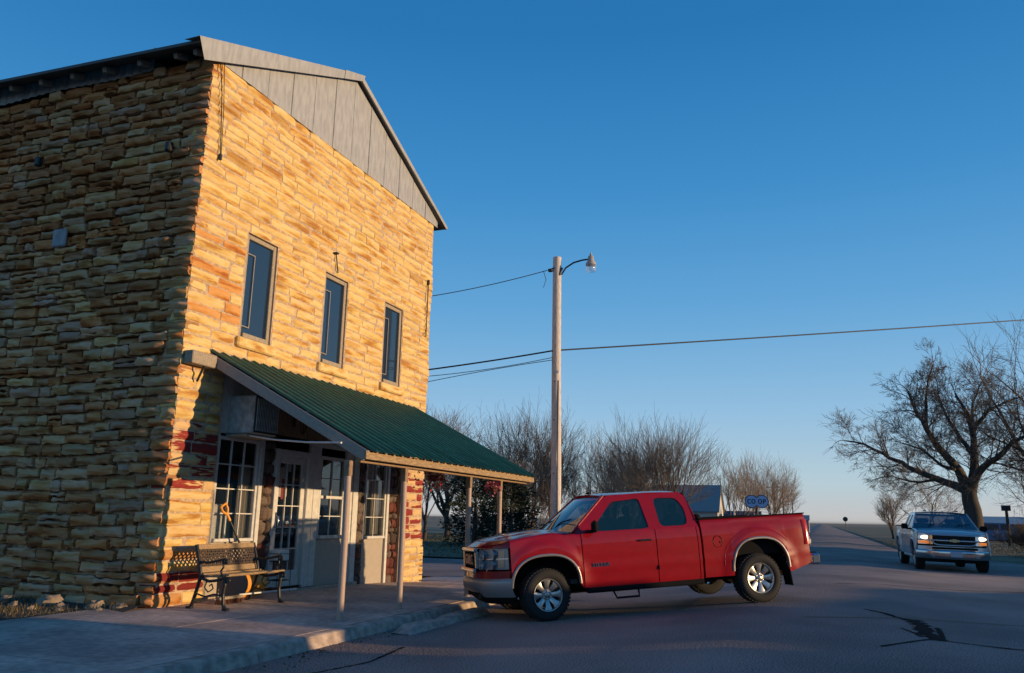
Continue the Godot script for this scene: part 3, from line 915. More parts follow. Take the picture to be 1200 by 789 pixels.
const XS := -8.52      # plane of the shop-front joinery
func field_stones(house: Node3D, z0: float, z1: float, y0: float, y1: float, rng: RandomNumberGenerator, red := 0.0) -> void:
	var y := y0
	while y < y1:
		var h := rng.randf_range(0.1, 0.24)
		var z := z0
		while z > z1 + 0.02:
			var w: float = minf(rng.randf_range(0.1, 0.24), z - z1)
			if z - w < z1 + 0.06: w = z - z1
			var g := Geo.new()
			var b := rng.randf_range(0.5, 1.6)
			g.tint = Color(b * 1.05, b * 0.97, b * 0.95)
			if rng.randf() < red: g.tint = Color(2.2, 0.35, 0.3)
			var rows := []
			var c := Vector3(XS - 0.06, y + h * 0.5, z - w * 0.5)
			var ax := Vector3(rng.randf_range(0.09, 0.15), h * 0.56, w * 0.56)
			var sd := rng.randf() * 50
			for j in 6:
				var r := PackedVector3Array()
				var ph := lerpf(-PI / 2, PI / 2, j / 5.0)
				for i in 9:
					var th := TAU * i / 8.0
					var d := Vector3(cos(ph) * cos(th), sin(ph), -cos(ph) * sin(th))
					var k := 1.0 + snoise.get_noise_3d(d.x * 3 + sd, d.y * 3, d.z * 3) * 0.45
					d = Vector3(signf(d.x) * pow(absf(d.x), 0.7), signf(d.y) * pow(absf(d.y), 0.7), signf(d.z) * pow(absf(d.z), 0.7))
					r.append(c + d * ax * k)
				r[8] = r[0]
				rows.append(r)
			g.grid(rows, 0.3)
			put(g, "field_stone", M.field_stone, house)
			z -= w
		y += h
func board(house: Node3D, called: String, m: Material, z0: float, z1: float, y0: float, y1: float, x: float, d := 0.04) -> MeshInstance3D:
	var g := Geo.new()
	g.bevel(Vector3(x, (y0 + y1) * 0.5, (z0 + z1) * 0.5), Vector3(d, y1 - y0, absf(z0 - z1)), 0.006)
	return put(g, called, m, house)
func folds(z0: float, z1: float, y0: float, y1: float, x: float, n: int) -> Geo:
	var g := Geo.new()
	var rows := [PackedVector3Array(), PackedVector3Array(), PackedVector3Array()]
	for i in n * 6 + 1:
		var t := float(i) / (n * 6)
		var d := sin(t * n * TAU) * 0.03
		rows[0].append(Vector3(x + d * 1.3, y0, lerpf(z0, z1, t)))
		rows[1].append(Vector3(x + d, (y0 + y1) * 0.5, lerpf(z0, z1, t) + 0.01 * sin(t * 9)))
		rows[2].append(Vector3(x + d * 0.6, y1, lerpf(z0, z1, t)))
	g.grid(rows)
	return g
func build_shopfront(house: Node3D) -> void:
	var rng := RandomNumberGenerator.new()
	rng.seed = 31
	# first window with the air conditioner above it
	board(house, "window_trim", M.white, -9.669, -9.766, 0.1, 2.62, XS + 0.02, 0.08)
	board(house, "window_trim", M.white, -10.759, -10.847, 0.1, 2.62, XS + 0.02, 0.08)
	window_unit(house, -9.766, -10.759, 1.0, 2.58, XS, 0.05, 3, 4, M.pane, M.white, 0.018)
	board(house, "base_panel", M.beige, -9.766, -10.759, 0.1, 0.995, XS - 0.02, 0.04)
	board(house, "head_panel", M.white, -9.669, -10.847, 2.625, 3.6, XS, 0.05)
	field_stones(house, -9.601, -9.669, 0.2, 3.6, rng)
	field_stones(house, -10.857, -11.159, 0.18, 3.5, rng, 0.05)
	# door of fifteen lights
	var g := Geo.new()
	var fy := 0.24
	g.bevel(Vector3(XS + 0.02, (fy + 2.5) * 0.5, -11.198), Vector3(0.1, 2.5 - fy, 0.07), 0.008)
	g.bevel(Vector3(XS + 0.02, (fy + 2.5) * 0.5, -12.113), Vector3(0.1, 2.5 - fy, 0.07), 0.008)
	g.bevel(Vector3(XS + 0.018, 2.45, -11.655), Vector3(0.1, 0.1, 0.868), 0.008)
	put(g, "door_frame", M.white, house)
	g = Geo.new()
	var dx := XS - 0.01
	g.bevel(Vector3(dx, (fy + 2.4) * 0.5, -11.29), Vector3(0.05, 2.4 - fy, 0.115), 0.006)
	g.bevel(Vector3(dx, (fy + 2.4) * 0.5, -12.02), Vector3(0.05, 2.4 - fy, 0.115), 0.006)
	g.bevel(Vector3(dx - 0.002, 2.335, -11.655), Vector3(0.05, 0.13, 0.636), 0.006)
	g.bevel(Vector3(dx - 0.002, fy + 0.13, -11.655), Vector3(0.05, 0.26, 0.636), 0.006)
	var door := put(g, "door", M.white, house)
	g = Geo.new()
	for i in [1, 2]: g.box(Vector3(dx, 1.385, lerpf(-11.346, -11.965, i / 3.0)), Vector3(0.036, 1.77, 0.016))
	for j in range(1, 5): g.box(Vector3(dx, lerpf(0.5, 2.27, j / 5.0), -11.655), Vector3(0.034, 0.016, 0.636))
	put(g, "glazing_bars", M.white, door)
	for i in 3:
		for j in 5:
			g = Geo.new()
			g.box(Vector3(dx - 0.004, lerpf(0.5, 2.27, (j + 0.5) / 5), lerpf(-11.346, -11.965, (i + 0.5) / 3)), Vector3(0.005, 0.353, 0.211), Basis(Vector3.UP, sin(i * 4.0 + j) * 0.004))
			put(g, "pane", M.pane, door)
	g = Geo.new()
	g.bevel(Vector3(dx + 0.035, 1.3, -11.295), Vector3(0.02, 0.3, 0.07), 0.008)
	g.tube(PackedVector3Array([Vector3(dx + 0.04, 1.4, -11.295), Vector3(dx + 0.1, 1.38, -11.295), Vector3(dx + 0.1, 1.22, -11.295), Vector3(dx + 0.04, 1.2, -11.295)]), PackedFloat32Array([0.012]), 6)
	put(g, "handle", M.chrome, door)
	for pn in [[-11.49, 2.02, 0.3, 0.62, M.paper], [-11.548, 1.84, 0.14, 0.34, M.red_print], [-11.47, 2.26, 0.12, 0.1, M.paper], [-11.665, 2.22, 0.1, 0.16, M.paper]]:
		g = Geo.new()
		g.box(Vector3(dx - 0.03 + (0.004 if pn[4] == M.red_print else 0.0), pn[1], pn[0]), Vector3(0.003, pn[3], pn[2]))
		put(g, "notice", pn[4], door)
	g = Geo.new()
	g.span(Vector3(XS - 0.3, 0.05, -9.688), Vector3(XS + 0.12, 0.19, -13.827))
	put(g, "threshold", M.concrete, house)
	# boards and second window
	board(house, "face_board", M.white, -12.152, -12.308, 0.2, 2.62, XS + 0.01, 0.06)
	board(house, "face_board", M.white, -12.317, -12.493, 0.2, 2.62, XS + 0.012, 0.06)
	window_unit(house, -12.502, -13.34, 1.0, 2.48, XS, 0.06, 2, 4, M.pane, M.white, 0.016, true)
	board(house, "base_panel", M.beige, -12.502, -13.495, 0.17, 0.99, XS - 0.01, 0.05)
	board(house, "face_board", M.white, -13.349, -13.632, 0.15, 2.62, XS + 0.005, 0.05)
	board(house, "face_board", M.white, -13.642, -13.827, 0.15, 2.62, XS + 0.015, 0.06)
	field_stones(house, -13.827, -14.08, 0.08, 3.4, rng, 0.05)
	# third window
	window_unit(house, -14.089, -14.937, 0.97, 2.55, XS, 0.055, 2, 4, M.pane, M.white, 0.016)
	board(house, "base_panel", M.beige, -14.099, -14.927, 0.02, 0.965, XS - 0.01, 0.05)
	board(house, "window_trim", M.white, -14.946, -15.034, 0.02, 2.62, XS + 0.02, 0.08)
	field_stones(house, -15.044, -15.54, 0.0, 3.4, rng, 0.45)
	board(house, "face_board", M.white, -12.152, -15.034, 2.625, 2.72, XS + 0.01, 0.06)
	var zz := -10.857
	while zz > -15.482:
		board(house, "plywood_sheet", M.soffit, zz, maxf(zz - 1.2, -15.531) + 0.012, 2.73, 3.6, XS - 0.01, 0.03)
		zz -= 1.2
	# the room behind
	g = Geo.new()
	g.span(Vector3(-13.0, -0.02, -9.348), Vector3(XS - 0.07, 0.18, -15.579))
	g.span(Vector3(-13.1, 0.0, -9.25), Vector3(-13.0, 3.5, -15.677))
	g.span(Vector3(-13.0, 0.0, -9.348), Vector3(XS - 0.08, 3.5, -9.25))
	g.span(Vector3(-13.0, 0.0, -15.677), Vector3(XS - 0.08, 3.5, -15.579))
	g.span(Vector3(-13.0, 3.3, -9.348), Vector3(XS - 0.08, 3.45, -15.579))
	put(g, "room_lining", M.inside, house)
	put(folds(-10.467, -10.759, 1.05, 2.2, XS - 0.12, 4), "curtain", M.curtain, house)
	put(folds(-9.776, -9.932, 1.05, 2.1, XS - 0.12, 2), "curtain", M.curtain, house)
	put(folds(-14.167, -14.391, 1.05, 2.5, XS - 0.1, 3), "curtain", M.curtain, house)
	put(folds(-14.557, -14.878, 1.05, 2.5, XS - 0.1, 4), "curtain", M.curtain, house)
	for it in [[-9.893, 0.3, 0.52, M.paper], [-10.224, 0.26, 0.66, M.paper], [-10.555, 0.28, 0.6, M.teal]]:
		g = Geo.new()
		g.bevel(Vector3(XS - 0.4, 0.9 + it[2] * 0.5, it[0]), Vector3(0.3, it[2], it[1]), 0.02)
		put(g, "cabinet", it[3], house)
	g = Geo.new()
	g.bevel(Vector3(XS - 0.45, 0.55, -10.224), Vector3(0.5, 0.72, 1.0), 0.02)
	put(g, "cabinet", M.old_wood, house)

func build_building() -> void:
	var house := base("stone_building")
	tag(house, "two-storey building of rough golden limestone with a grey metal gable", "building")
	build_stonework(house)
	build_roof(house)
	build_shopfront(house)

# ---------------------------------------------------------------- awning
func build_awning() -> void:
	var aw := base("porch_awning")
	tag(aw, "ribbed green metal awning on slim posts over the shop front", "awning")
	var A := Vector3(-8.37, 3.75, 0); var B := Vector3(-5.58, 2.27, 0)
	var z0 := -9.27; var z1 := -15.95
	var d := (B - A)
	var nrm := Vector3(-d.y, d.x, 0).normalized()
	if nrm.y < 0: nrm = -nrm
	# sheets with raised ribs every 23 cm
	var n := 7
	var w := (z0 - z1) / n
	var rng := RandomNumberGenerator.new()
	rng.seed = 8
	for k in n:
		var g := Geo.new()
		var rows := []
		var za := z0 - k * w + (0.03 if k > 0 else 0.0)
		var zb := z0 - (k + 1) * w
		var prof := []
		var z := za
		while z > zb:
			var ph := fposmod(z0 - z, 0.2385)
			var h := 0.0
			if ph < 0.02: h = ph / 0.02
			elif ph < 0.045: h = 1.0
			elif ph < 0.065: h = (0.065 - ph) / 0.02
			elif ph > 0.145 and ph < 0.16: h = 0.25
			prof.append([z, h * 0.032])
			z -= 0.0075
		for t in [-0.01, 0.25, 0.5, 0.75, 0.97, 1.025]:
			var r := PackedVector3Array()
			for p in prof:
				var dent := 0.0
				if t > 0.9: dent = snoise.get_noise_2d(p[0] * 60, t * 40) * 0.012
				r.append(A + d * t + nrm * (0.03 + p[1] + 0.004 * k * 0.15 + (0.004 if k % 2 else 0.0) + dent) + Vector3(0, 0, p[0]))
			rows.append(r)
		g.grid(rows, 0.5)
		put(g, "roof_sheet", M.green, aw)
	# boards
	var sl := atan2(d.y, d.x)
	var mid := (A + B) * 0.5
	var g := Geo.new()
	g.bevel(mid + nrm * -0.07 + Vector3(0, 0, z0 - 0.01), Vector3(d.length() + 0.02, 0.15, 0.04), 0.006, Basis(Vector3.BACK, sl))
	put(g, "end_board", M.fascia, aw)
	g = Geo.new()
	g.bevel(mid + nrm * -0.07 + Vector3(0, 0, z1 + 0.02), Vector3(d.length() + 0.02, 0.15, 0.04), 0.006, Basis(Vector3.BACK, sl))
	put(g, "end_board", M.fascia, aw)
	g = Geo.new()
	g.bevel(Vector3(B.x - 0.02, B.y - 0.055, (z0 + z1) * 0.5), Vector3(0.04, 0.115, z0 - z1 + 0.06), 0.006)
	put(g, "front_board", M.fascia_wood, aw)
	for k in range(1, 6):
		g = Geo.new()
		g.bevel(mid + nrm * -0.06 + Vector3(-0.03, 0, lerpf(z0, z1, k / 6.0)), Vector3(d.length() - 0.14, 0.12, 0.045), 0.006, Basis(Vector3.BACK, sl))
		put(g, "rafter", M.soffit, aw)
	g = Geo.new()
	for t in [0.1, 0.36, 0.63, 0.88]:
		g.box(A + d * t + nrm * 0.012 + Vector3(0, 0, (z0 + z1) * 0.5), Vector3(0.08, 0.03, z0 - z1 - 0.1), Basis(Vector3.BACK, sl))
	put(g, "purlins", M.soffit, aw)
	g = Geo.new()
	g.bevel(Vector3(-5.76, 2.19, (z0 + z1) * 0.5), Vector3(0.09, 0.14, z0 - z1 - 0.12), 0.006)
	put(g, "front_beam", M.soffit, aw)
	g = Geo.new()
	g.bevel(Vector3(-8.3, 3.6, -9.01), Vector3(0.16, 0.19, 0.5), 0.012)
	put(g, "ledger_end", M.old_wood, aw)
	g = Geo.new()
	g.bevel(Vector3(-8.3, 3.62, (z0 + z1) * 0.5 - 0.05), Vector3(0.06, 0.16, z0 - z1 - 0.16), 0.006)
	put(g, "ledger", M.soffit, aw)
	g = Geo.new()
	g.rod(Vector3(-8.22, 3.5, -9.0), Vector3(-8.34, 3.28, -9.02), 0.018, 6)
	put(g, "bracket", M.dark_metal, aw)
	# posts
	for q in [[-9.11, 0.0], [-10.65, 0.0], [-13.04, 0.03], [-14.5, 0.02]]:
		var y0 := walk_y(-5.75, q[0])
		var gp := Geo.new()
		gp.tube(PackedVector3Array([Vector3(-5.75, y0, q[0]), Vector3(-5.75 - q[1] * 0.3, (y0 + 2.12) * 0.5, q[0] + q[1] * 0.2), Vector3(-5.76, 1.93, q[0])]), PackedFloat32Array([0.044]), 14, true)
		var p := put(gp, "post", M.post, aw)
		gp = Geo.new()
		gp.lathe(PackedVector2Array([Vector2(0.0, 0), Vector2(0.062, 0), Vector2(0.062, 0.012), Vector2(0.046, 0.02)]), 14, Transform3D(Basis(), Vector3(-5.75, y0, q[0])))
		put(gp, "base_flange", M.post, p)
		gp = Geo.new()
		gp.bevel(Vector3(-5.76, 2.03, q[0]), Vector3(0.085, 0.2, 0.085), 0.008)
		put(gp, "post_head", M.soffit, p)

# ---------------------------------------------------------------- things on the porch
func build_porch_things() -> void:
	# window air conditioner
	var ac := base("air_conditioner")
	tag(ac, "bulky grey window air conditioner in the panel above the shop window", "air conditioner")
	var g := Geo.new()
	var lo := Vector3(-8.5, 2.62, -9.95); var hi := Vector3(-8.03, 3.21, -10.54)
	g.bevel((lo + hi) * 0.5, (hi - lo).abs(), 0.015)
	put(g, "case", M.ac, ac)
	g = Geo.new()
	g.bevel(Vector3(-8.02, 2.915, -10.245), Vector3(0.03, 0.56, 0.56), 0.008)
	put(g, "grille_frame", M.dark_metal, ac)
	for i in 14:
		g = Geo.new()
		g.box(Vector3(-8.002, 2.915, lerpf(-9.99, -10.5, i / 13.0)), Vector3(0.018, 0.5, 0.012))
		put(g, "grille_slat", M.ac, ac)
	g = Geo.new()
	g.span(Vector3(-8.5, 2.57, -9.92), Vector3(-8.1, 2.61, -10.57))
	put(g, "shelf", M.old_wood, ac)
	# pale pipe from under it to the post
	g = Geo.new()
	var pa := Vector3(-8.06, 2.58, -9.93)
	var pb := on_x(400, 519, -5.85)
	g.tube(PackedVector3Array([pa, pa.lerp(pb, 0.3) - Vector3(0, 0.03, 0), pa.lerp(pb, 0.65) - Vector3(0, 0.03, 0), pb]), PackedFloat32Array([0.014]), 8, true)
	tag(put(g, "drain_pipe", M.white), "thin white pipe running from the air conditioner to the awning beam", "pipe")
	# lantern under the awning
	var la := base("porch_lantern", Vector3(-8.29, 2.95, -11.6))
	tag(la, "small dark carriage lantern on the plywood above the door", "lantern")
	g = Geo.new()
	g.lathe(PackedVector2Array([Vector2(0.0, 0.2), Vector2(0.012, 0.19), Vector2(0.02, 0.14), Vector2(0.085, 0.09), Vector2(0.08, 0.08)]), 6)
	g.lathe(PackedVector2Array([Vector2(0.05, -0.14), Vector2(0.03, -0.17), Vector2(0.012, -0.19), Vector2(0.0, -0.2)]), 6)
	for i in 6:
		var a := TAU * i / 6
		g.rod(Vector3(cos(a) * 0.072, 0.085, sin(a) * 0.072), Vector3(cos(a) * 0.045, -0.14, sin(a) * 0.045), 0.005, 4)
	put(g, "cage", M.dark_metal, la)
	g = Geo.new()
	g.lathe(PackedVector2Array([Vector2(0.066, 0.08), Vector2(0.042, -0.135)]), 6)
	put(g, "lamp_glass", M.pane, la)
	g = Geo.new()
	g.tube(PackedVector3Array([Vector3(-0.19, 0.05, 0), Vector3(-0.12, 0.2, 0), Vector3(0, 0.24, 0), Vector3(0, 0.19, 0)]), PackedFloat32Array([0.01]), 6)
	g.bevel(Vector3(-0.19, 0.03, 0), Vector3(0.02, 0.16, 0.08), 0.008)
	put(g, "bracket", M.dark_metal, la)
	# hanging ornaments on the front beam
	var rng := RandomNumberGenerator.new()
	rng.seed = 12
	for q in [[508, 554, 0.36, 0.28, M.petal, "hanging basket of deep red flowers under the awning", 0], [578, 567, 0.19, 0.18, M.petal_pink, "small hanging bunch of pink flowers beside the awning post", 1]]:
		var pz := on_x(q[0], q[1], -5.85 if q[6] else -6.6)
		var hb := base("hanging_flowers", pz)
		tag(hb, q[5], "hanging flowers")
		g = Geo.new()
		g.lathe(PackedVector2Array([Vector2(0.0, -0.17), Vector2(0.07, -0.15), Vector2(0.11, -0.06), Vector2(0.115, -0.05), Vector2(0.09, -0.06)]), 12)
		put(g, "basket", M.brush, hb)
		g = Geo.new()
		for k in 3:
			var a := TAU * k / 3
			g.rod(Vector3(cos(a) * 0.11, -0.05, sin(a) * 0.11), Vector3(0, 0.24, 0), 0.003, 4)
		g.rod(Vector3(0, 0.22, 0), Vector3(0, 0.42 if q[6] == 0 else 0.12, 0), 0.004, 4)
		put(g, "hanger", M.cable, hb)
		g = Geo.new()
		for k in 130:
			var p := Vector3(rng.randfn(0, q[2] * 0.42), rng.randfn(-0.06, q[3] * 0.4), rng.randfn(0, q[2] * 0.42))
			var b := Basis(Vector3(rng.randfn(), rng.randfn(), rng.randfn()).normalized(), rng.randf() * TAU)
			var s := rng.randf_range(0.012, 0.028)
			g.quad(p + b * Vector3(-s, -s * 0.7, 0), p + b * Vector3(s, -s * 0.5, 0), p + b * Vector3(s * 0.8, s, s * 0.4), p + b * Vector3(-s * 0.6, s, 0))
		put(g, "blossoms", q[4], hb)
	build_bench()
	# snow shovel leaning on the window
	var sh := base("snow_shovel", Vector3.ZERO)
	tag(sh, "snow shovel with orange grip and scoop leaning on the window behind the bench", "shovel")
	var top := Vector3(-8.38, 1.47, -9.93); var low := Vector3(-8.2, 0.55, -10.45)
	g = Geo.new()
	g.rod(top, low, 0.016, 8)
	put(g, "shaft", M.dark_metal, sh)
	g = Geo.new()
	var sd := (low - top).normalized()
	var side := sd.cross(Vector3.RIGHT).normalized()
	var gp := top - sd * 0.02
	g.tube(PackedVector3Array([gp + sd * 0.1, gp + side * 0.055 + sd * 0.02, gp + side * 0.06 - sd * 0.06, gp - side * 0.06 - sd * 0.06, gp - side * 0.055 + sd * 0.02, gp + sd * 0.1]), PackedFloat32Array([0.02]), 7)
	g.rod(gp + sd * 0.06, gp + sd * 0.2, 0.022, 8)
	put(g, "grip", M.orange, sh)
	g = Geo.new()
	var rows := []
	for j in 7:
		var r := PackedVector3Array()
		for i in 7:
			var s := (i / 6.0 - 0.5) * 0.46
			var t := j / 6.0
			r.append(Vector3(-8.16 + 0.09 * sin(t * PI) - 0.12 * pow(absf(s) * 2, 2) * 0.3, 0.58 - t * 0.38, -10.45 - s))
		rows.append(r)
	rows.reverse()
	g.grid(rows)
	put(g, "scoop", M.orange, sh)
	# push broom lying with its handle along the pavement
	var br := base("push_broom", Vector3.ZERO)
	tag(br, "brown push broom lying under the bench with a long white handle", "broom")
	var hp := Vector3(-7.98, walk_y(-8, -9.7) + 0.05, -9.72)
	g = Geo.new()
	g.bevel(hp + Vector3(0, 0.03, 0), Vector3(0.09, 0.04, 0.5), 0.01)
	put(g, "block", M.old_wood, br)
	g = Geo.new()
	for k in 260:
		var p := hp + Vector3(rng.randf_range(-0.04, 0.04), 0.015, rng.randf_range(-0.24, 0.24))
		g.rod(p, p + Vector3(rng.randf_range(-0.02, 0.02), -0.065, rng.randf_range(-0.01, 0.01)), 0.004, 3)
	put(g, "bristles", M.brush, br)
	g = Geo.new()
	g.rod(hp + Vector3(0, 0.05, -0.2), Vector3(-7.8, walk_y(-7.8, -11.0) + 0.1, -11.05), 0.013, 8)
	put(g, "handle", M.paper, br)
	# wire stand with a white box
	var st := base("wire_stand", Vector3(-8.36, walk_y(-8.36, -11.3), -11.32))
	tag(st, "black wire plant stand by the shop door", "stand")
	for sx in [-0.13, 0.13]:
		for sz in [-0.15, 0.15]:
			g = Geo.new()
			g.rod(Vector3(sx, 0, sz), Vector3(sx * 0.95, 0.62, sz * 0.95), 0.006, 5)
			put(g, "leg", M.iron, st)
	for yy in [0.18, 0.48, 0.6]:
		g = Geo.new()
		for s in [-1, 1]:
			g.rod(Vector3(-0.13, yy, s * 0.145), Vector3(0.13, yy, s * 0.145), 0.005, 5)
			g.rod(Vector3(s * 0.125, yy, -0.15), Vector3(s * 0.125, yy, 0.15), 0.005, 5)
		if yy < 0.5:
			for k in 7: g.rod(Vector3(-0.13, yy, lerpf(-0.13, 0.13, k / 6.0)), Vector3(0.13, yy, lerpf(-0.13, 0.13, k / 6.0)), 0.003, 4)
		put(g, "shelf", M.iron, st)
	g = Geo.new()
	g.bevel(Vector3(-8.36, walk_y(-8.36, -11.3) + 0.485 + 0.09, -11.32), Vector3(0.2, 0.17, 0.24), 0.012)
	tag(put(g, "white_box", M.paper), "small white box sitting on the wire stand by the door", "box")

func build_bench() -> void:
	var y := walk_y(-7.7, -9.6)
	var b := base("park_bench", Vector3(-7.72, y, -9.62), PI / 2)
	tag(b, "park bench with black cast-iron ends and a lattice back below the shop window", "bench")
	# local: x along the seat, z towards the street
	for s in [-1, 1]:
		var g := Geo.new()
		var x: float = s * 0.60
		var P := func(a: Array) -> PackedVector3Array:
			var o := PackedVector3Array()
			var cu := Curve3D.new()
			for q in a: cu.add_point(Vector3(x, q[1], q[0]))
			for i in a.size():
				var tin: Vector3 = (cu.get_point_position(mini(i + 1, a.size() - 1)) - cu.get_point_position(maxi(i - 1, 0))) * 0.2
				cu.set_point_in(i, -tin); cu.set_point_out(i, tin)
			var n: int = a.size() * 4
			for i in n + 1: o.append(cu.sample_baked(cu.get_baked_length() * i / n))
			return o
		# rear leg and back upright in one sweep
		g.tube(P.call([[-0.34, 0.0], [-0.3, 0.05], [-0.24, 0.25], [-0.20, 0.40], [-0.24, 0.6], [-0.32, 0.83]]), PackedFloat32Array([0.026]), 7, true)
		g.tube(P.call([[0.27, 0.0], [0.22, 0.06], [0.2, 0.2], [0.22, 0.34], [0.20, 0.42]]), PackedFloat32Array([0.024]), 7, true)
		g.tube(P.call([[-0.2, 0.40], [-0.05, 0.36], [0.1, 0.38], [0.2, 0.42], [0.27, 0.41], [0.29, 0.38], [0.26, 0.36]]), PackedFloat32Array([0.02]), 7, true)
		g.tube(P.call([[-0.25, 0.61], [-0.1, 0.6], [0.05, 0.63], [0.17, 0.655], [0.23, 0.63], [0.21, 0.6], [0.18, 0.61]]), PackedFloat32Array([0.018]), 7, true)
		g.tube(P.call([[0.15, 0.64], [0.17, 0.55], [0.13, 0.5], [0.16, 0.44], [0.2, 0.41]]), PackedFloat32Array([0.014]), 6)
		g.tube(P.call([[-0.27, 0.2], [-0.1, 0.16], [0.05, 0.2], [0.2, 0.18]]), PackedFloat32Array([0.011]), 6)
		g.tube(P.call([[-0.08, 0.36], [-0.12, 0.28], [-0.05, 0.22], [0.03, 0.27], [0.0, 0.33], [-0.04, 0.3]]), PackedFloat32Array([0.009]), 5)
		g.bevel(Vector3(x, 0.015, -0.335), Vector3(0.07, 0.03, 0.09), 0.008)
		g.bevel(Vector3(x, 0.015, 0.265), Vector3(0.07, 0.03, 0.09), 0.008)
		put(g, "iron_end", M.iron, b)
	for k in 6:
		var g := Geo.new()
		var z := lerpf(-0.17, 0.25, k / 5.0)
		var yy := 0.405 + 0.03 * pow((z - 0.03) / 0.22, 2)
		g.bevel(Vector3(0, yy + 0.018, z), Vector3(1.22, 0.022, 0.062), 0.006)
		put(g, "seat_slat", M.bench_wood, b)
	var lean := Basis(Vector3.RIGHT, -0.27)
	for q in [[0.80, 0.07], [0.50, 0.08]]:
		var g := Geo.new()
		g.bevel(Vector3(0, q[0], -0.205 - (q[0] - 0.42) * 0.27), Vector3(1.2, q[1], 0.026), 0.006, lean)
		put(g, "back_rail", M.bench_wood, b)
	# cast lattice panel
	var g := Geo.new()
	var o := Vector3(0, 0.655, -0.205 - 0.235 * 0.27)
	var put_bar := func(a: Vector2, c: Vector2, r: float):
		var va := o + lean * Vector3(a.x, a.y, 0); var vc := o + lean * Vector3(c.x, c.y, 0)
		g.box((va + vc) * 0.5, Vector3((vc - va).length(), r * 2, 0.012), lean * Basis(Vector3.BACK, atan2(c.y - a.y, c.x - a.x)))
	var hw := 0.58; var hh := 0.115
	for s in [-1, 1]:
		put_bar.call(Vector2(-hw, s * hh), Vector2(hw, s * hh), 0.012)
		put_bar.call(Vector2(s * hw, -hh), Vector2(s * hw, hh), 0.012)
	var st := 0.078
	var k := -hw - hh * 2
	while k < hw:
		for s in [-1, 1]:
			var a := Vector2(k, -hh * s); var c := Vector2(k + hh * 2, hh * s)
			if a.x < -hw:
				a = a.lerp(c, (-hw - a.x) / (c.x - a.x))
			if c.x > hw:
				c = a.lerp(c, (hw - a.x) / (c.x - a.x))
			if c.x - a.x > 0.01: put_bar.call(a, c, 0.013)
		k += st
	put(g, "lattice", M.lattice, b)

# ---------------------------------------------------------------- pickup trucks
# local axes: x to the truck's left, y up, z forward; u runs back from the front axle
const LONG := [[-1.3, -1.25], [-0.5, -0.5], [0.0, 0.0], [0.66, 0.60], [1.84, 1.76], [2.66, 2.50], [3.69, 3.41], [4.7, 4.32], [5.2, 4.80]]      # places along the truck
func P3(u: float, v: float, x: float) -> Vector3: return Vector3(x, v, -interp(LONG, u))
func interp(kn: Array, t: float) -> float:
	if t <= kn[0][0]: return kn[0][1]
	for i in kn.size() - 1:
		if t <= kn[i + 1][0]:
			return lerpf(kn[i][1], kn[i + 1][1], (t - kn[i][0]) / (kn[i + 1][0] - kn[i][0]))
	return kn[-1][1]
const WIDE := [[0.30, 0.915], [0.38, 0.945], [0.46, 0.962], [0.62, 0.972], [0.68, 0.984], [0.74, 0.976], [0.92, 0.982], [1.05, 0.972], [1.14, 0.955], [1.20, 0.935], [1.27, 0.93]]
const AF := [0.06, 0.885, 0.52]      # front arch: centre, top, half width
const AR := [3.72, 0.935, 0.52]
func arch(u: float, a: Array, low: float) -> float:
	var d: float = absf(u - a[0]) / a[2]
	return low if d >= 1.0 else low + (a[1] - low) * pow(1.0 - pow(d, 2.5), 1.0 / 2.5)
func half_width(u: float, v: float) -> float:
	var w := interp(WIDE, v)
	w -= 0.075 * pow(clampf((-0.25 - u) / 0.7, 0, 1), 2.0)
	w -= 0.035 * pow(clampf((u - 4.35) / 0.4, 0, 1), 2.0)
	for a in [AF, AR]:
		var d := Vector2((u - a[0]) / 0.66, (v - 0.42) / 0.66).length()
		w += 0.028 * smoothstep(1.12, 0.9, d) * smoothstep(0.3, 0.45, v)
	return w
func fender_top(u: float) -> float: return interp([[-1.0, 1.045], [-0.6, 1.105], [-0.2, 1.16], [0.15, 1.19], [0.64, 1.165], [2.6, 1.165]], u)
func cols(a: float, b: float, ar: Array) -> Array:
	var o := []
	var n := maxi(3, int((b - a) / 0.07))
	for i in n + 1: o.append(lerpf(a, b, float(i) / n))
	if ar.size() > 0:
		for i in 41:
			var u: float = ar[0] + ar[2] * (-cos(PI * i / 40.0))
			if u > a and u < b: o.append(u)
	o.sort()
	var r := [o[0]]
	for q in o:
		if q - r[-1] > 0.004: r.append(q)
	return r
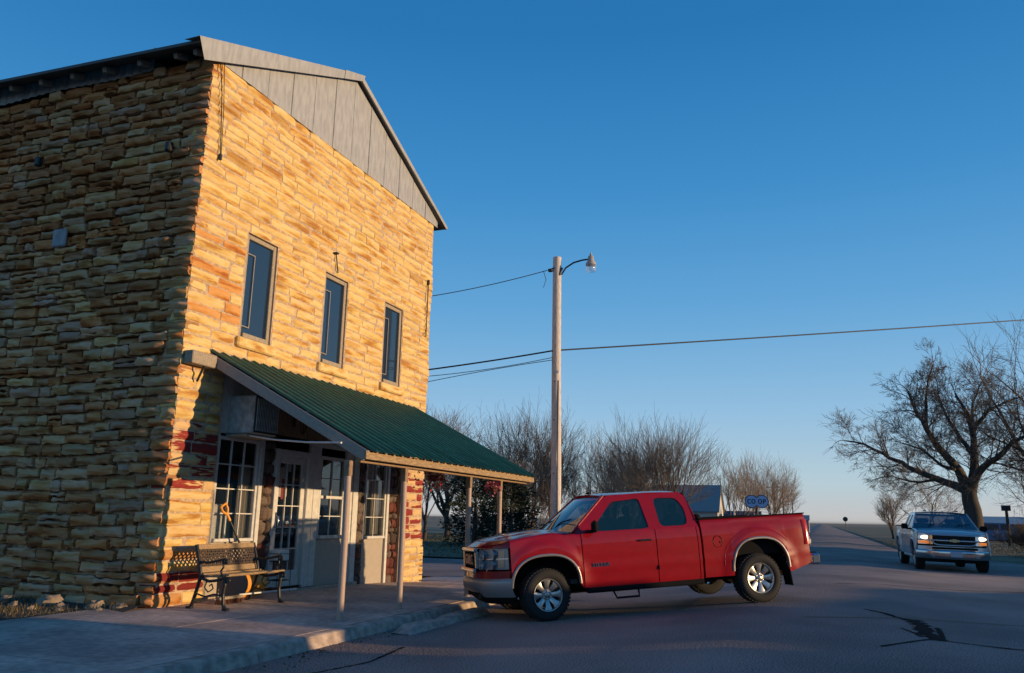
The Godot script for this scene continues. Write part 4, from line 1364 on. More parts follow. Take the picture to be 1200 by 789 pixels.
func side_patch(us: Array, low: Callable, high: Callable, s: float, rows_n: int, roll_top := 0.0, inset := 0.012) -> Geo:
	var g := Geo.new()
	var rows := []
	# folded inner edge, then the skin, then the rolled top
	for j in range(-1, rows_n + 1 + (2 if roll_top > 0 else 1)):
		var r := PackedVector3Array()
		for u in us:
			var lo: float = low.call(u); var hi: float = high.call(u)
			if j == -1: r.append(P3(u, lo, s * (half_width(u, lo) - 0.05)))
			elif j <= rows_n:
				var v := lerpf(lo, hi, float(j) / rows_n)
				r.append(P3(u, v, s * half_width(u, v)))
			elif roll_top > 0:
				var k := j - rows_n
				r.append(P3(u, hi + (0.012 if k == 1 else 0.018), s * (half_width(u, hi) - (0.02 if k == 1 else roll_top))))
			else: r.append(P3(u, hi, s * (half_width(u, hi) - 0.05)))
		rows.append(r)
	if s > 0:
		for r in rows: r.reverse()
	# fold the two ends inwards
	for e in [0, us.size() - 1]:
		pass
	g.grid(rows, 0.55)
	for e in [0, rows[0].size() - 1]:
		for j in rows.size() - 1:
			var a: Vector3 = rows[j][e]; var b: Vector3 = rows[j + 1][e]
			var ia := Vector3(a.x - s * 0.045, a.y, a.z); var ib := Vector3(b.x - s * 0.045, b.y, b.z)
			if e == 0: g.quad(ia, a, b, ib)
			else: g.quad(a, ia, ib, b)
	return g
func ring(cell: Array, hole: Array, c: Vector2, n: int, place: Callable, s: float, inner: PackedVector3Array) -> Geo:
	var g := Geo.new()
	var hit := func(poly: Array, d: Vector2) -> Vector2:
		var best := 0.0
		for i in poly.size():
			var a: Vector2 = poly[i]; var b: Vector2 = poly[(i + 1) % poly.size()]
			var q = Geometry2D.segment_intersects_segment(c, c + d * 5.0, a, b)
			if q != null: best = maxf(best, (q - c).length())
		return c + d * best
	var rows := [PackedVector3Array(), PackedVector3Array(), PackedVector3Array()]
	var angs := []
	for i in n: angs.append(TAU * i / n)
	for q in cell: angs.append(fposmod((q - c).angle(), TAU))
	angs.sort()
	angs.append(angs[0] + TAU)
	for a in angs:
		var d := Vector2.from_angle(a)
		var o: Vector2 = hit.call(cell, d)
		var h: Vector2 = hit.call(hole, d)
		rows[0].append(place.call(o)); rows[1].append(place.call(h))
		var dp: Vector3 = place.call(h); dp.x -= s * 0.03
		rows[2].append(dp)
		inner.append(Vector3(dp.x + s * 0.016, dp.y, dp.z))
	if s < 0:
		for r in rows: r.reverse()
	g.grid(rows, 0.6)
	return g
func rounded(poly: Array, r: float) -> Array:
	var o := []
	for i in poly.size():
		var p: Vector2 = poly[i]
		var a: Vector2 = (poly[i - 1] - p).normalized(); var b: Vector2 = (poly[(i + 1) % poly.size()] - p).normalized()
		for k in 5:
			var t := k / 4.0
			o.append(p + a * r * (1 - t) * (1 - t) + b * r * t * t)
	return o
func fan(pts: PackedVector3Array) -> Geo:
	var g := Geo.new()
	var c := Vector3.ZERO
	for p in pts: c += p
	c /= pts.size()
	for i in pts.size() - 1:
		g.tri(c, pts[i], pts[i + 1])
	return g
func wheel(parent: Node3D, c: Vector3, s: float, steer := 0.0) -> void:
	var w := Node3D.new()
	w.name = "wheel"
	parent.add_child(w, true)
	w.position = c
	w.rotation = Vector3(0, steer, 0)
	var ax := Transform3D(Basis(Vector3(0, 1, 0), Vector3(s, 0, 0), Vector3(0, 0, -s)) if false else Basis(Vector3(0, 0, 1), Vector3(s, 0, 0), Vector3(0, s, 0)), Vector3.ZERO)
	var R := 0.355
	var g := Geo.new()
	g.lathe(PackedVector2Array([Vector2(0.2, -0.13), Vector2(0.23, -0.135), Vector2(0.31, -0.13), Vector2(0.345, -0.105), Vector2(R, -0.07), Vector2(R, 0.07), Vector2(0.345, 0.105), Vector2(0.32, 0.128), Vector2(0.28, 0.134), Vector2(0.24, 0.126), Vector2(0.226, 0.11)]), 40, ax)
	for k in 44:      # shoulder and centre tread blocks
		var a := TAU * k / 44
		for side in [-1, 0, 1]:
			var aa: float = a + side * 0.05
			var bb := ax.basis * Basis(Vector3.UP, -aa)
			g.box(ax * Vector3(cos(aa) * (R + 0.001), side * 0.075, sin(aa) * (R + 0.001)), Vector3(0.014, 0.056, 0.036), ax.basis.orthonormalized() * Basis(Vector3.UP, -aa))
	put(g, "tyre", M.tyre, w)
	g = Geo.new()
	g.lathe(PackedVector2Array([Vector2(0.226, 0.118), Vector2(0.222, 0.128), Vector2(0.212, 0.126), Vector2(0.2, 0.1), Vector2(0.196, -0.1), Vector2(0.22, -0.12)]), 40, ax)
	g.lathe(PackedVector2Array([Vector2(0.0, 0.098), Vector2(0.03, 0.1), Vector2(0.038, 0.092), Vector2(0.04, 0.078), Vector2(0.075, 0.074), Vector2(0.085, 0.055)]), 24, ax)
	for k in 8:
		var a := TAU * k / 8
		var dir := Vector3(cos(a), 0, sin(a)); var tan := Vector3(-sin(a), 0, cos(a))
		for j in 3:
			pass
		var rows := []
		for t in [[0.06, 0.03, 0.07], [0.10, 0.034, 0.088], [0.15, 0.04, 0.104], [0.206, 0.066, 0.112]]:
			var r := PackedVector3Array()
			for q in [[-1.0, -0.035], [-0.9, -0.004], [-0.5, 0.0], [0.5, 0.0], [0.9, -0.004], [1.0, -0.035]]:
				r.append(ax * (dir * t[0] + tan * (q[0] * t[1]) + Vector3(0, t[2] + q[1], 0)))
			rows.append(r)
		g.grid(rows, 0.5)
	for k in 6:
		var a := TAU * (k + 0.5) / 6
		g.lathe(PackedVector2Array([Vector2(0.011, 0.07), Vector2(0.011, 0.09), Vector2(0, 0.094)]), 6, Transform3D(ax.basis, ax * Vector3(cos(a) * 0.058, 0, sin(a) * 0.058)))
	put(g, "rim", M.alloy, w)
	g = Geo.new()
	g.lathe(PackedVector2Array([Vector2(0.0, 0.03), Vector2(0.17, 0.03), Vector2(0.17, 0.0), Vector2(0.0, 0.0)]), 24, ax)
	put(g, "brake_disc", M.dark_metal, w)
func text_part(parent: Node, called: String, txt: String, h: float, m: Material, xf: Transform3D, depth := 0.008, wide := 1.0) -> void:
	var tm := TextMesh.new()
	var f := SystemFont.new()
	f.font_names = PackedStringArray(["Droid Sans"])
	f.font_weight = 700
	tm.font = f
	tm.text = txt
	tm.font_size = 64
	tm.pixel_size = h / 46.0
	tm.depth = depth
	tm.curve_step = 1.0
	tm.material = m
	var o := MeshInstance3D.new()
	o.name = called
	o.mesh = tm
	parent.add_child(o, true)
	o.transform = xf * Transform3D(Basis.from_scale(Vector3(wide, 1, 1)), Vector3.ZERO)

func nose_u(x: float, v: float) -> float:
	return -0.91 + 0.42 * pow(minf(absf(x) / 0.93, 1.0), 3.6) + maxf(0, v - 0.6) * 0.1
func nose_band(x0: float, x1: float, v0: float, v1: float, out: float, nv := 3, n := 24) -> Geo:
	var g := Geo.new()
	var rows := []
	for j in range(-1, nv + 2):
		var v := lerpf(v0, v1, clampf(float(j) / nv, 0, 1))
		var back := 0.04 if j == -1 or j == nv + 1 else 0.0
		var r := PackedVector3Array()
		for i in n + 1:
			var x := lerpf(x0, x1, float(i) / n)
			r.append(P3(nose_u(x, v) - out + back, v, x))
		rows.append(r)
	g.grid(rows, 0.5)
	return g
func window_place(u: float, v: float, s: float) -> Vector3:
	return P3(u, v, s * lerpf(0.935, 0.715, clampf((v - 1.165) / (1.70 - 1.165), 0, 1.05)))

func make_truck(called: String, paint: Material, style: int) -> Node3D:
	var t := base(called)
	var g: Geo
	# ---- sides
	for s in [1.0, -1.0]:
		g = side_patch(cols(-0.475, 0.645, AF), func(u): return maxf(arch(u, AF, 0.42), 0.63 if u < -0.3 else 0.0), func(u): return fender_top(u), s, 14, 0.07)
		put(g, "fender", paint, t)
		g = side_patch(cols(0.66, 1.832, []), func(_u): return 0.41, func(_u): return 1.165, s, 14)
		var door := put(g, "door", paint, t)
		g = Geo.new()
		g.bevel(P3(1.66, 1.02, s * 0.992), Vector3(0.03, 0.03, 0.2), 0.012)
		put(g, "handle", M.dark_metal if style == 0 else paint, door)
		if style == 0 and s > 0:
			text_part(door, "badge_lettering", "SIERRA", 0.05, M.chrome, Transform3D(Basis(Vector3(0, 0, -1), Vector3(0, 1, 0), Vector3(1, 0, 0)), P3(0.93, 0.715, 0.985)), 0.008, 1.15)
		g = side_patch(cols(1.846, 2.575, []), func(_u): return 0.41, func(_u): return 1.165, s, 14)
		put(g, "rear_door", paint, t)
		g = side_patch(cols(2.588, 2.635, []), func(_u): return 0.41, func(_u): return 1.165, s, 14)
		put(g, "cab_corner", paint, t)
		g = side_patch(cols(2.672, 4.70, AR), func(u): return maxf(arch(u, AR, 0.42), 0.42 + 0.1 * clampf((u - 4.3) / 0.4, 0, 1)), func(_u): return 1.25, s, 16, 0.09)
		put(g, "bed_side", paint, t)
		g = Geo.new()
		g.bevel(P3(3.69, 1.272, s * 0.892), Vector3(0.1, 0.02, 1.82), 0.008)
		put(g, "rail_cap", M.black, t)
		# bright lips round the wheel arches
		for a in [AF, AR]:
			var rows := []
			for i in 33:
				var u: float = a[0] + a[2] * 1.0 * (-cos(PI * i / 32.0)) * 0.999
				var v := arch(u, a, 0.44)
				var r := PackedVector3Array()
				var dir := Vector2(u - a[0], v - 0.45).normalized()
				for q in [[-0.005, -0.03], [0.0, 0.010], [0.015, 0.014], [0.034, 0.008], [0.038, -0.01]]:
					var uu: float = u + dir.x * q[0]; var vv: float = v + dir.y * q[0]
					r.append(P3(uu, vv, s * (half_width(uu, vv) + q[1])))
				if s > 0: r.reverse()
				rows.append(r)
			g = Geo.new()
			g.grid(rows, 0.4)
			put(g, "arch_trim", M.trim_silver if style == 0 else paint, t)
		# rocker and inner arches
		g = Geo.new()
		g.bevel(P3(1.64, 0.375, s * 0.90), Vector3(0.12, 0.09, 1.84), 0.02)
		put(g, "rocker", paint if style else M.black, t)
		for a in [AF, AR]:
			var rows := []
			for i in 17:
				var ang := PI * i / 16.0
				rows.append(PackedVector3Array([P3(a[0] + cos(ang) * (a[2] + 0.015), 0.42 + sin(ang) * (a[1] - 0.41), s * 0.93), P3(a[0] + cos(ang) * (a[2] + 0.015), 0.42 + sin(ang) * (a[1] - 0.41), s * 0.5)]))
			g = Geo.new()
			g.grid(rows)
			g.quad(P3(a[0] - a[2], 0.35, s * 0.55), P3(a[0] + a[2], 0.35, s * 0.55), P3(a[0] + a[2], a[1], s * 0.55), P3(a[0] - a[2], a[1], s * 0.55))
			put(g, "wheel_well", M.black, t)
		# greenhouse
		var place := func(q: Vector2) -> Vector3: return window_place(q.x, q.y, s)
		var inner := PackedVector3Array()
		g = ring([Vector2(0.54, 1.165), Vector2(0.85, 1.44), Vector2(1.11, 1.665), Vector2(1.22, 1.70), Vector2(1.838, 1.715), Vector2(1.838, 1.165)], rounded([Vector2(0.82, 1.185), Vector2(1.24, 1.6), Vector2(1.7, 1.635), Vector2(1.765, 1.185)], 0.045), Vector2(1.4, 1.38), 40, place, s, inner)
		put(g, "cab_pillar", paint, t)
		put(fan(inner), "side_window", M.car_glass, t)
		inner = PackedVector3Array()
		g = ring([Vector2(1.838, 1.165), Vector2(1.838, 1.715), Vector2(2.44, 1.70), Vector2(2.53, 1.64), Vector2(2.61, 1.4), Vector2(2.635, 1.165)], rounded([Vector2(1.96, 1.2), Vector2(1.94, 1.63), Vector2(2.36, 1.615), Vector2(2.47, 1.46), Vector2(2.46, 1.2)], 0.09), Vector2(2.2, 1.4), 40, place, s, inner)
		put(g, "cab_pillar", paint, t)
		put(fan(inner), "side_window", M.car_glass, t)
		# mirror
		g = Geo.new()
		g.bevel(P3(0.83, 1.26, s * 1.1), Vector3(0.2, 0.17, 0.1), 0.04, Basis(Vector3.UP, -s * 0.25))
		g.bevel(P3(0.8, 1.19, s * 0.98), Vector3(0.16, 0.05, 0.07), 0.015)
		put(g, "mirror", M.black, t)
		# tail lamp
		g = Geo.new()
		var rows := []
		for v in [0.80, 0.83, 0.95, 1.08, 1.16, 1.18]:
			var r := PackedVector3Array()
			for q in [[4.60, 0.002], [4.62, 0.012], [4.69, 0.008], [4.725, -0.02], [4.735, -0.09]]:
				r.append(P3(q[0], v, s * (half_width(4.6, v) + q[1])))
			if s > 0: r.reverse()
			rows.append(r)
		g.grid(rows, 0.4)
		var tl := put(g, "tail_lamp", M.tail_red, t)
		g = Geo.new()
		g.bevel(P3(4.685, 0.845, s * 0.945), Vector3(0.05, 0.075, 0.1), 0.01)
		put(g, "reverse_lamp", M.paper, tl)
	# ---- nose
	g = nose_band(-0.93, 0.93, 0.60, 0.715, 0.0)
	put(g, "nose_panel", paint, t)
	g = Geo.new()
	var cap := []
	for k in 4:
		var r := PackedVector3Array()
		for i in 41:
			var x := lerpf(-0.93, 0.93, i / 40.0)
			var xh := clampf(x, -0.865, 0.865)
			var uh := nose_u(x, 1.05)
			var vh := fender_top(uh) - 0.012 + (0.03 if absf(x) > 0.865 else 0.0)
			if k == 0: r.append(P3(nose_u(x, 1.03) + 0.05, 1.025, x))
			elif k == 1: r.append(P3(nose_u(x, 1.03), 1.028, x))
			elif k == 2: r.append(P3(nose_u(x, 1.04) + 0.004, lerpf(1.028, vh, 0.7), lerpf(x, xh, 0.3)))
			else: r.append(P3(uh + 0.03, vh + 0.004, xh))
		cap.append(r)
	g.grid(cap, 0.4)
	put(g, "nose_panel", paint, t)
	var bump := Geo.new()
	var rows := []
	for q in [[0.36, 0.03], [0.40, 0.07], [0.47, 0.115], [0.555, 0.12], [0.60, 0.10], [0.615, 0.02]]:
		var r := PackedVector3Array()
		for i in 41:
			var x := lerpf(-0.985, 0.985, i / 40.0)
			var u: float = -0.91 + 0.50 * pow(absf(x) / 0.985, 3.2) - q[1] * 0.55
			var v: float = q[0]
			if style == 0 and q[0] < 0.45 and absf(x) < 0.62: v += 0.06 * smoothstep(0.62, 0.5, absf(x))
			r.append(P3(u, v, x))
		rows.append(r)
	bump.grid(rows, 0.4)
	put(bump, "bumper", M.trim_silver if style == 0 else M.chrome, t)
	g = Geo.new()
	rows = []
	for v in [0.26, 0.34, 0.46]:
		var r := PackedVector3Array()
		for i in 25:
			var x := lerpf(-0.9, 0.9, i / 24.0)
			r.append(P3(-0.87 + 0.46 * pow(absf(x) / 0.95, 4.0) + (0.12 if v < 0.3 else 0.02), v, x))
		rows.append(r)
	g.grid(rows)
	put(g, "air_dam", M.black, t)
	for s in [-1.0, 1.0]:
		g = Geo.new()
		if style == 0:
			g.bevel(P3(-0.84, 0.36, s * 0.42), Vector3(0.05, 0.07, 0.05), 0.01)
			put(g, "tow_hook", M.dark_metal, t)
		else:
			g.lathe(PackedVector2Array([Vector2(0, 0.0), Vector2(0.05, 0.0), Vector2(0.06, -0.02)]), 14, Transform3D(Basis(Vector3(1, 0, 0), Vector3(0, 0, 1), Vector3(0, -1, 0)), P3(-0.91, 0.455, s * 0.58)))
			put(g, "fog_lamp", M.lamp_glass, t)
	# ---- headlamps
	for s in [-1.0, 1.0]:
		var gx0 := 0.50
		g = Geo.new()
		var band := func(x0: float, x1: float, v0: float, v1: float, out: float) -> Geo:
			return nose_band(minf(s * x0, s * x1), maxf(s * x0, s * x1), v0, v1, out, 3, 14)
		if style == 0:
			var hl := put(band.call(0.47, 0.945, 0.735, 1.025, -0.03), "headlamp", M.lamp_back, t)
			put(band.call(0.475, 0.93, 0.74, 1.02, 0.012), "lens", M.lamp_glass, hl)
			for vv in [0.81, 0.945]:
				for xx in [0.60, 0.76]:
					g = Geo.new()
					g.lathe(PackedVector2Array([Vector2(0.075, 0.03), Vector2(0.055, -0.03), Vector2(0.0, -0.04)]), 16, Transform3D(Basis(Vector3(1, 0, 0), Vector3(0, 0, 1), Vector3(0, -1, 0)), P3(nose_u(xx, vv) - 0.0, vv, s * xx)))
					put(g, "reflector", M.steel, hl)
			put(band.call(0.815, 0.875, 0.765, 1.0, 0.008), "indicator", M.amber, hl)
			g = band.call(0.48, 0.93, 0.878, 0.89, 0.014)
			put(g, "divider", M.chrome, hl)
			# dark frame round the side end of the lamp
			g = Geo.new()
			g.bevel(P3(-0.485, 0.88, s * 0.925), Vector3(0.03, 0.3, 0.02), 0.006)
			put(g, "lamp_edge", M.black, hl)
		else:
			var hl := put(band.call(0.56, 0.93, 0.90, 1.02, -0.01), "headlamp", M.chrome, t)
			g = Geo.new()
			g.lathe(PackedVector2Array([Vector2(0.0, 0.012), Vector2(0.07, 0.01), Vector2(0.095, 0.0), Vector2(0.095, -0.02)]), 18, Transform3D(Basis(Vector3(1.35, 0, 0), Vector3(0, 0, 1), Vector3(0, -0.62, 0)), P3(nose_u(0.74, 0.96) - 0.035, 0.96, s * 0.74)))
			put(g, "lamp_lit", M.head_glow, hl)
			var am := put(band.call(0.56, 0.93, 0.765, 0.875, -0.005), "indicator", M.chrome, hl)
			put(band.call(0.66, 0.90, 0.78, 0.86, 0.006), "side_lamp_lit", M.amber_glow, hl)
	# ---- grille
	if style == 0:
		g = Geo.new()
		for q in [[0.0, 1.015, 0.96, 0.055], [0.0, 0.725, 0.96, 0.055]]:
			g.bevel(P3(nose_u(0.2, q[1]) - 0.03, q[1], q[0]), Vector3(q[2], q[3], 0.06), 0.015)
		for s in [-1.0, 1.0]: g.bevel(P3(nose_u(0.45, 0.87) - 0.026, 0.87, s * 0.45), Vector3(0.06, 0.25, 0.06), 0.015)
		var gr := put(g, "grille", M.chrome, t)
		g = Geo.new()
		g.box(P3(-0.85, 0.87, 0), Vector3(0.88, 0.26, 0.02))
		put(g, "mesh", M.black, gr)
		for v in [0.80, 0.87, 0.94]:
			g = Geo.new()
			g.bevel(P3(-0.88, v, 0), Vector3(0.87, 0.02, 0.03), 0.006)
			put(g, "grille_bar", M.dark_metal, gr)
		text_part(gr, "badge_lettering", "GMC", 0.13, M.badge, Transform3D(Basis(), P3(-0.905, 0.873, 0)), 0.025, 1.35)
	else:
		g = Geo.new()
		g.bevel(P3(-0.845, 0.90, 0), Vector3(1.12, 0.26, 0.03), 0.01)
		var gr := put(g, "grille", M.black, t)
		g = Geo.new()
		g.bevel(P3(-0.905, 0.885, 0), Vector3(1.4, 0.04, 0.05), 0.012)
		put(g, "grille_bar", M.chrome, gr)
		g = Geo.new()
		g.tube(PackedVector3Array([P3(-0.86, 0.875, -0.58), P3(-0.89, 0.78, -0.52), P3(-0.915, 0.755, -0.4), P3(-0.915, 0.755, 0.4), P3(-0.89, 0.78, 0.52), P3(-0.86, 0.875, 0.58)]), PackedFloat32Array([0.022]), 8, true)
		put(g, "grille_surround", M.chrome, gr)
		g = Geo.new()
		for v in [0.8, 0.83, 0.86, 0.92, 0.95, 0.98, 1.01]: g.box(P3(-0.862, v, 0), Vector3(1.08, 0.008, 0.02))
		put(g, "grille_slats", M.dark_metal, gr)
		g = Geo.new()
		g.prism(PackedVector2Array([Vector2(-0.13, -0.03), Vector2(-0.05, -0.03), Vector2(-0.045, -0.045), Vector2(0.045, -0.045), Vector2(0.05, -0.03), Vector2(0.13, -0.03), Vector2(0.12, 0.03), Vector2(0.05, 0.03), Vector2(0.045, 0.045), Vector2(-0.045, 0.045), Vector2(-0.05, 0.03), Vector2(-0.12, 0.03)]), 0, 0.015, Transform3D(Basis(), P3(-0.933, 0.887, 0)))
		put(g, "emblem", M.badge_gold, gr)
		g = Geo.new()
		g.bevel(P3(-0.985, 0.50, 0.02), Vector3(0.31, 0.155, 0.015), 0.01)
		put(g, "number_plate", M.plate, t)
		g = Geo.new()
		g.bevel(P3(-0.91, 0.665, 0), Vector3(1.2, 0.06, 0.06), 0.02)
		put(g, "bumper_pad", M.black, t)
	# ---- bonnet
	rows = []
	for i in 25:
		var t1 := i / 24.0
		var r := PackedVector3Array()
		for j in 33:
			var x := lerpf(-0.865, 0.865, j / 32.0)
			var a := nose_u(x, 1.05) + 0.0
			var b := 0.36 + 0.17 * pow(absf(x) / 0.865, 2.0)
			var u := lerpf(a, b, t1)
			var v := fender_top(u) + 0.018 + 0.035 * (1 - pow(absf(x) / 0.865, 2.0)) * smoothstep(0.0, 0.15, t1)
			v += 0.012 * smoothstep(0.62, 0.3, absf(x)) * smoothstep(0.0, 0.3, t1)
			if t1 < 0.12: v -= 0.03 * pow(1 - t1 / 0.12, 2)
			r.append(P3(u, v, x))
		rows.append(r)
	for r in rows: r.reverse()
	g = Geo.new()
	rows.reverse()
	for r in rows: r.reverse()
	g.grid(rows, 0.5)
	put(g, "hood", paint, t)
	# cowl and wipers
	g = Geo.new()
	rows = []
	for k in 2:
		var r := PackedVector3Array()
		for j in 21:
			var x := lerpf(-0.92, 0.92, j / 20.0)
			r.append(P3(0.34 + 0.17 * pow(absf(x) / 0.92, 2.0) + 0.16 * k - 0.05, 1.185 + (0.0 if k == 0 else 0.02), x))
		rows.append(r)
	g.grid(rows)
	put(g, "cowl", M.black, t)
	for s in [-0.5, 0.25]:
		g = Geo.new()
		g.tube(PackedVector3Array([P3(0.42, 1.23, s), P3(0.54, 1.34, s + 0.12), P3(0.6, 1.375, s + 0.45)]), PackedFloat32Array([0.01]), 5)
		put(g, "wiper", M.black, t)
	# windscreen
	var wind := func(k: float, x01: float) -> Vector3:
		var v := lerpf(1.19, 1.69, k)
		var xe := lerpf(0.925, 0.72, k) - 0.012
		var x := x01 * xe
		var u: float = lerpf(0.54, 1.13, k) - lerpf(0.2, 0.1, k) * (1 - x01 * x01)
		return P3(u, v + 0.012 * (1 - x01 * x01), x)
	rows = []
	for i in 11:
		var r := PackedVector3Array()
		for j in 21: r.append(wind.call(i / 10.0, lerpf(-0.985, 0.985, j / 20.0)))
		rows.append(r)
	g = Geo.new()
	g.grid(rows)
	put(g, "windscreen", M.wind_glass, t)
	for s in [-1.0, 1.0]:
		g = Geo.new()
		var pl := PackedVector3Array()
		for i in 9: pl.append(wind.call(i / 8.0, s) + Vector3(s * 0.004, 0.006, 0.0))
		g.tube(pl, PackedFloat32Array([0.022]), 6)
		put(g, "cab_pillar", paint, t)
	# roof and rear of the cab
	rows = []
	for i in 15:
		var r := PackedVector3Array()
		var u := lerpf(1.02, 2.53, i / 14.0)
		for j in 21:
			var q := lerpf(-1, 1, j / 20.0)
			var uu := u
			if i < 4: uu = u + (0.08 * q * q) * (1 - i / 4.0)
			var v := 1.705 + 0.045 * (1 - pow(absf(q), 2.6))
			v -= 0.03 * pow(clampf((uu - 2.2) / 0.33, 0, 1), 2) + 0.015 * pow(clampf((1.35 - uu) / 0.3, 0, 1), 2)
			r.append(P3(uu, v, -q * 0.722))
		rows.append(r)
	rows.reverse()
	g = Geo.new()
	g.grid(rows, 0.4)
	var roof := put(g, "cab_roof", paint, t)
	for x in [-0.45, 0.45] if style == 1 else [0.0]:
		g = Geo.new()
		g.bevel(P3(1.15, 1.765, x), Vector3(0.09, 0.03, 0.05), 0.01)
		put(g, "roof_lamp", M.black, roof)
	g = Geo.new()
	g.quad(P3(2.635, 0.42, -0.93), P3(2.635, 0.42, 0.93), P3(2.635, 1.17, 0.93), P3(2.635, 1.17, -0.93))
	g.quad(P3(2.635, 1.17, -0.93), P3(2.635, 1.17, 0.93), P3(2.61, 1.28, 0.9), P3(2.61, 1.28, -0.9))
	g.quad(P3(2.545, 1.62, -0.75), P3(2.545, 1.62, 0.75), P3(2.51, 1.69, 0.715), P3(2.51, 1.69, -0.715))
	for s in [-1.0, 1.0]: g.quad(P3(2.61, 1.28, s * 0.62), P3(2.61, 1.28, s * 0.9), P3(2.545, 1.62, s * 0.75), P3(2.545, 1.62, s * 0.6))
	put(g, "cab_back", paint, t)
	g = Geo.new()
	g.quad(P3(2.6, 1.28, -0.62), P3(2.6, 1.28, 0.62), P3(2.535, 1.62, 0.6), P3(2.535, 1.62, -0.6))
	put(g, "rear_window", M.car_glass, t)
	# cabin
	g = Geo.new()
	g.box(P3(1.5, 0.5, 0), Vector3(1.7, 0.06, 2.0))
	g.bevel(P3(0.78, 1.08, 0), Vector3(1.7, 0.2, 0.4), 0.05)
	put(g, "cabin", M.seat, t)
	for x in [-0.42, 0.42]:
		for q in [[1.45, 1.0], [2.3, 0.95]]:
			g = Geo.new()
			g.bevel(P3(q[0] - 0.2, 0.78, x), Vector3(0.52, 0.16, 0.5), 0.05)
			g.bevel(P3(q[0] + 0.1, 1.08, x), Vector3(0.5, 0.6, 0.14), 0.05, Basis(Vector3.RIGHT, -0.2))
			g.bevel(P3(q[0] + 0.17, 1.46, x), Vector3(0.26, 0.15, 0.09), 0.04)
			put(g, "seat", M.seat, t)
	g = Geo.new()
	var sw := PackedVector3Array()
	for i in 21:
		var a := TAU * i / 20
		sw.append(P3(0.98 - 0.06 * sin(a), 1.12 + 0.17 * sin(a), 0.42 + 0.18 * cos(a)))
	g.tube(sw, PackedFloat32Array([0.016]), 6)
	put(g, "steering_wheel", M.black, t)
	# ---- bed, tailgate, rear bumper
	g = Geo.new()
	g.span(P3(2.68, 0.70, -0.86), P3(4.68, 0.74, 0.86))
	g.span(P3(2.68, 0.70, -0.93), P3(2.72, 1.24, 0.93))
	for s in [-1.0, 1.0]: g.span(P3(2.68, 0.7, s * 0.84), P3(4.68, 1.24, s * 0.87))
	put(g, "bed_liner", M.black, t)
	g = Geo.new()
	g.bevel(P3(4.715, 0.93, 0), Vector3(1.62, 0.64, 0.06), 0.02)
	var tg := put(g, "tailgate", paint, t)
	g = Geo.new()
	g.bevel(P3(4.75, 1.1, 0), Vector3(0.26, 0.08, 0.02), 0.008)
	put(g, "handle", M.black, tg)
	g = Geo.new()
	g.bevel(P3(4.82, 0.57, 0), Vector3(1.86, 0.17, 0.16), 0.03)
	put(g, "rear_bumper", M.chrome, t)
	g = Geo.new()
	g.bevel(P3(4.83, 0.66, 0), Vector3(1.7, 0.02, 0.13), 0.006)
	put(g, "step_pad", M.black, t)
	# ---- chassis
	g = Geo.new()
	for s in [-1.0, 1.0]:
		g.bevel(P3(1.9, 0.42, s * 0.42), Vector3(0.08, 0.14, 4.8), 0.01)
		g.rod(P3(2.6, 0.36, s * 0.3), P3(4.5, 0.36, s * 0.55), 0.035, 8)
	g.rod(P3(3.68, 0.355, -0.8), P3(3.68, 0.355, 0.8), 0.05, 10)
	g.rod(P3(0.0, 0.33, -0.8), P3(0.0, 0.33, 0.8), 0.045, 10)
	g.lathe(PackedVector2Array([Vector2(0, 0.14), Vector2(0.12, 0.1), Vector2(0.15, 0), Vector2(0.12, -0.1), Vector2(0, -0.14)]), 12, Transform3D(Basis(Vector3.BACK, PI / 2), P3(3.68, 0.36, 0)))
	g.bevel(P3(0.7, 0.42, 0), Vector3(0.5, 0.28, 1.4), 0.05)
	g.bevel(P3(2.4, 0.4, 0.3), Vector3(0.36, 0.2, 0.9), 0.06)
	g.box(P3(1.9, 0.5, 0), Vector3(1.5, 0.02, 4.6))
	put(g, "chassis", M.black, t)
	for s in [-1.0, 1.0]:
		g = Geo.new()
		g.box(P3(4.27, 0.36, s * 0.86), Vector3(0.22, 0.3, 0.012), Basis(Vector3.RIGHT, 0.1))
		put(g, "mud_flap", M.black, t)
	if style == 0:
		g = Geo.new()
		g.tube(PackedVector3Array([P3(1.12, 0.36, 0.86), P3(1.15, 0.24, 0.95), P3(1.5, 0.24, 0.95), P3(1.53, 0.36, 0.86)]), PackedFloat32Array([0.016]), 7)
		put(g, "side_step", M.black, t)
		g = Geo.new()
		var fl := PackedVector3Array()
		for i in 25:
			var a := TAU * i / 24
			fl.append(P3(2.95 + 0.085 * cos(a), 0.93 + 0.085 * sin(a), half_width(2.95, 0.93) + 0.001))
		g.tube(fl, PackedFloat32Array([0.004]), 4)
		g.bevel(P3(3.0, 0.92, half_width(3.0, 0.92) + 0.002), Vector3(0.012, 0.03, 0.025), 0.004)
		put(g, "fuel_flap", M.red_dark, t)
		g = Geo.new()
		g.bevel(P3(2.73, 1.305, 0.72), Vector3(0.16, 0.09, 0.1), 0.03)
		put(g, "bed_clamp", M.black, t)
		g = Geo.new()      # raised lip over the rear arch
		var cr := PackedVector3Array()
		for i in 25:
			var a := lerpf(PI * 1.02, PI * 0.18, i / 24.0)
			var u: float = 3.70 + cos(a) * 0.66
			var v := 0.62 + sin(a) * 0.47
			cr.append(P3(u, v, half_width(u, v) - 0.006))
		g.tube(cr, PackedFloat32Array([0.012]), 6)
		put(g, "fender_crease", paint, t)
		g = Geo.new()
		g.bevel(P3(1.845, 0.62, 0.985), Vector3(0.012, 0.06, 0.02), 0.004)
		put(g, "hinge_cover", M.black, t)
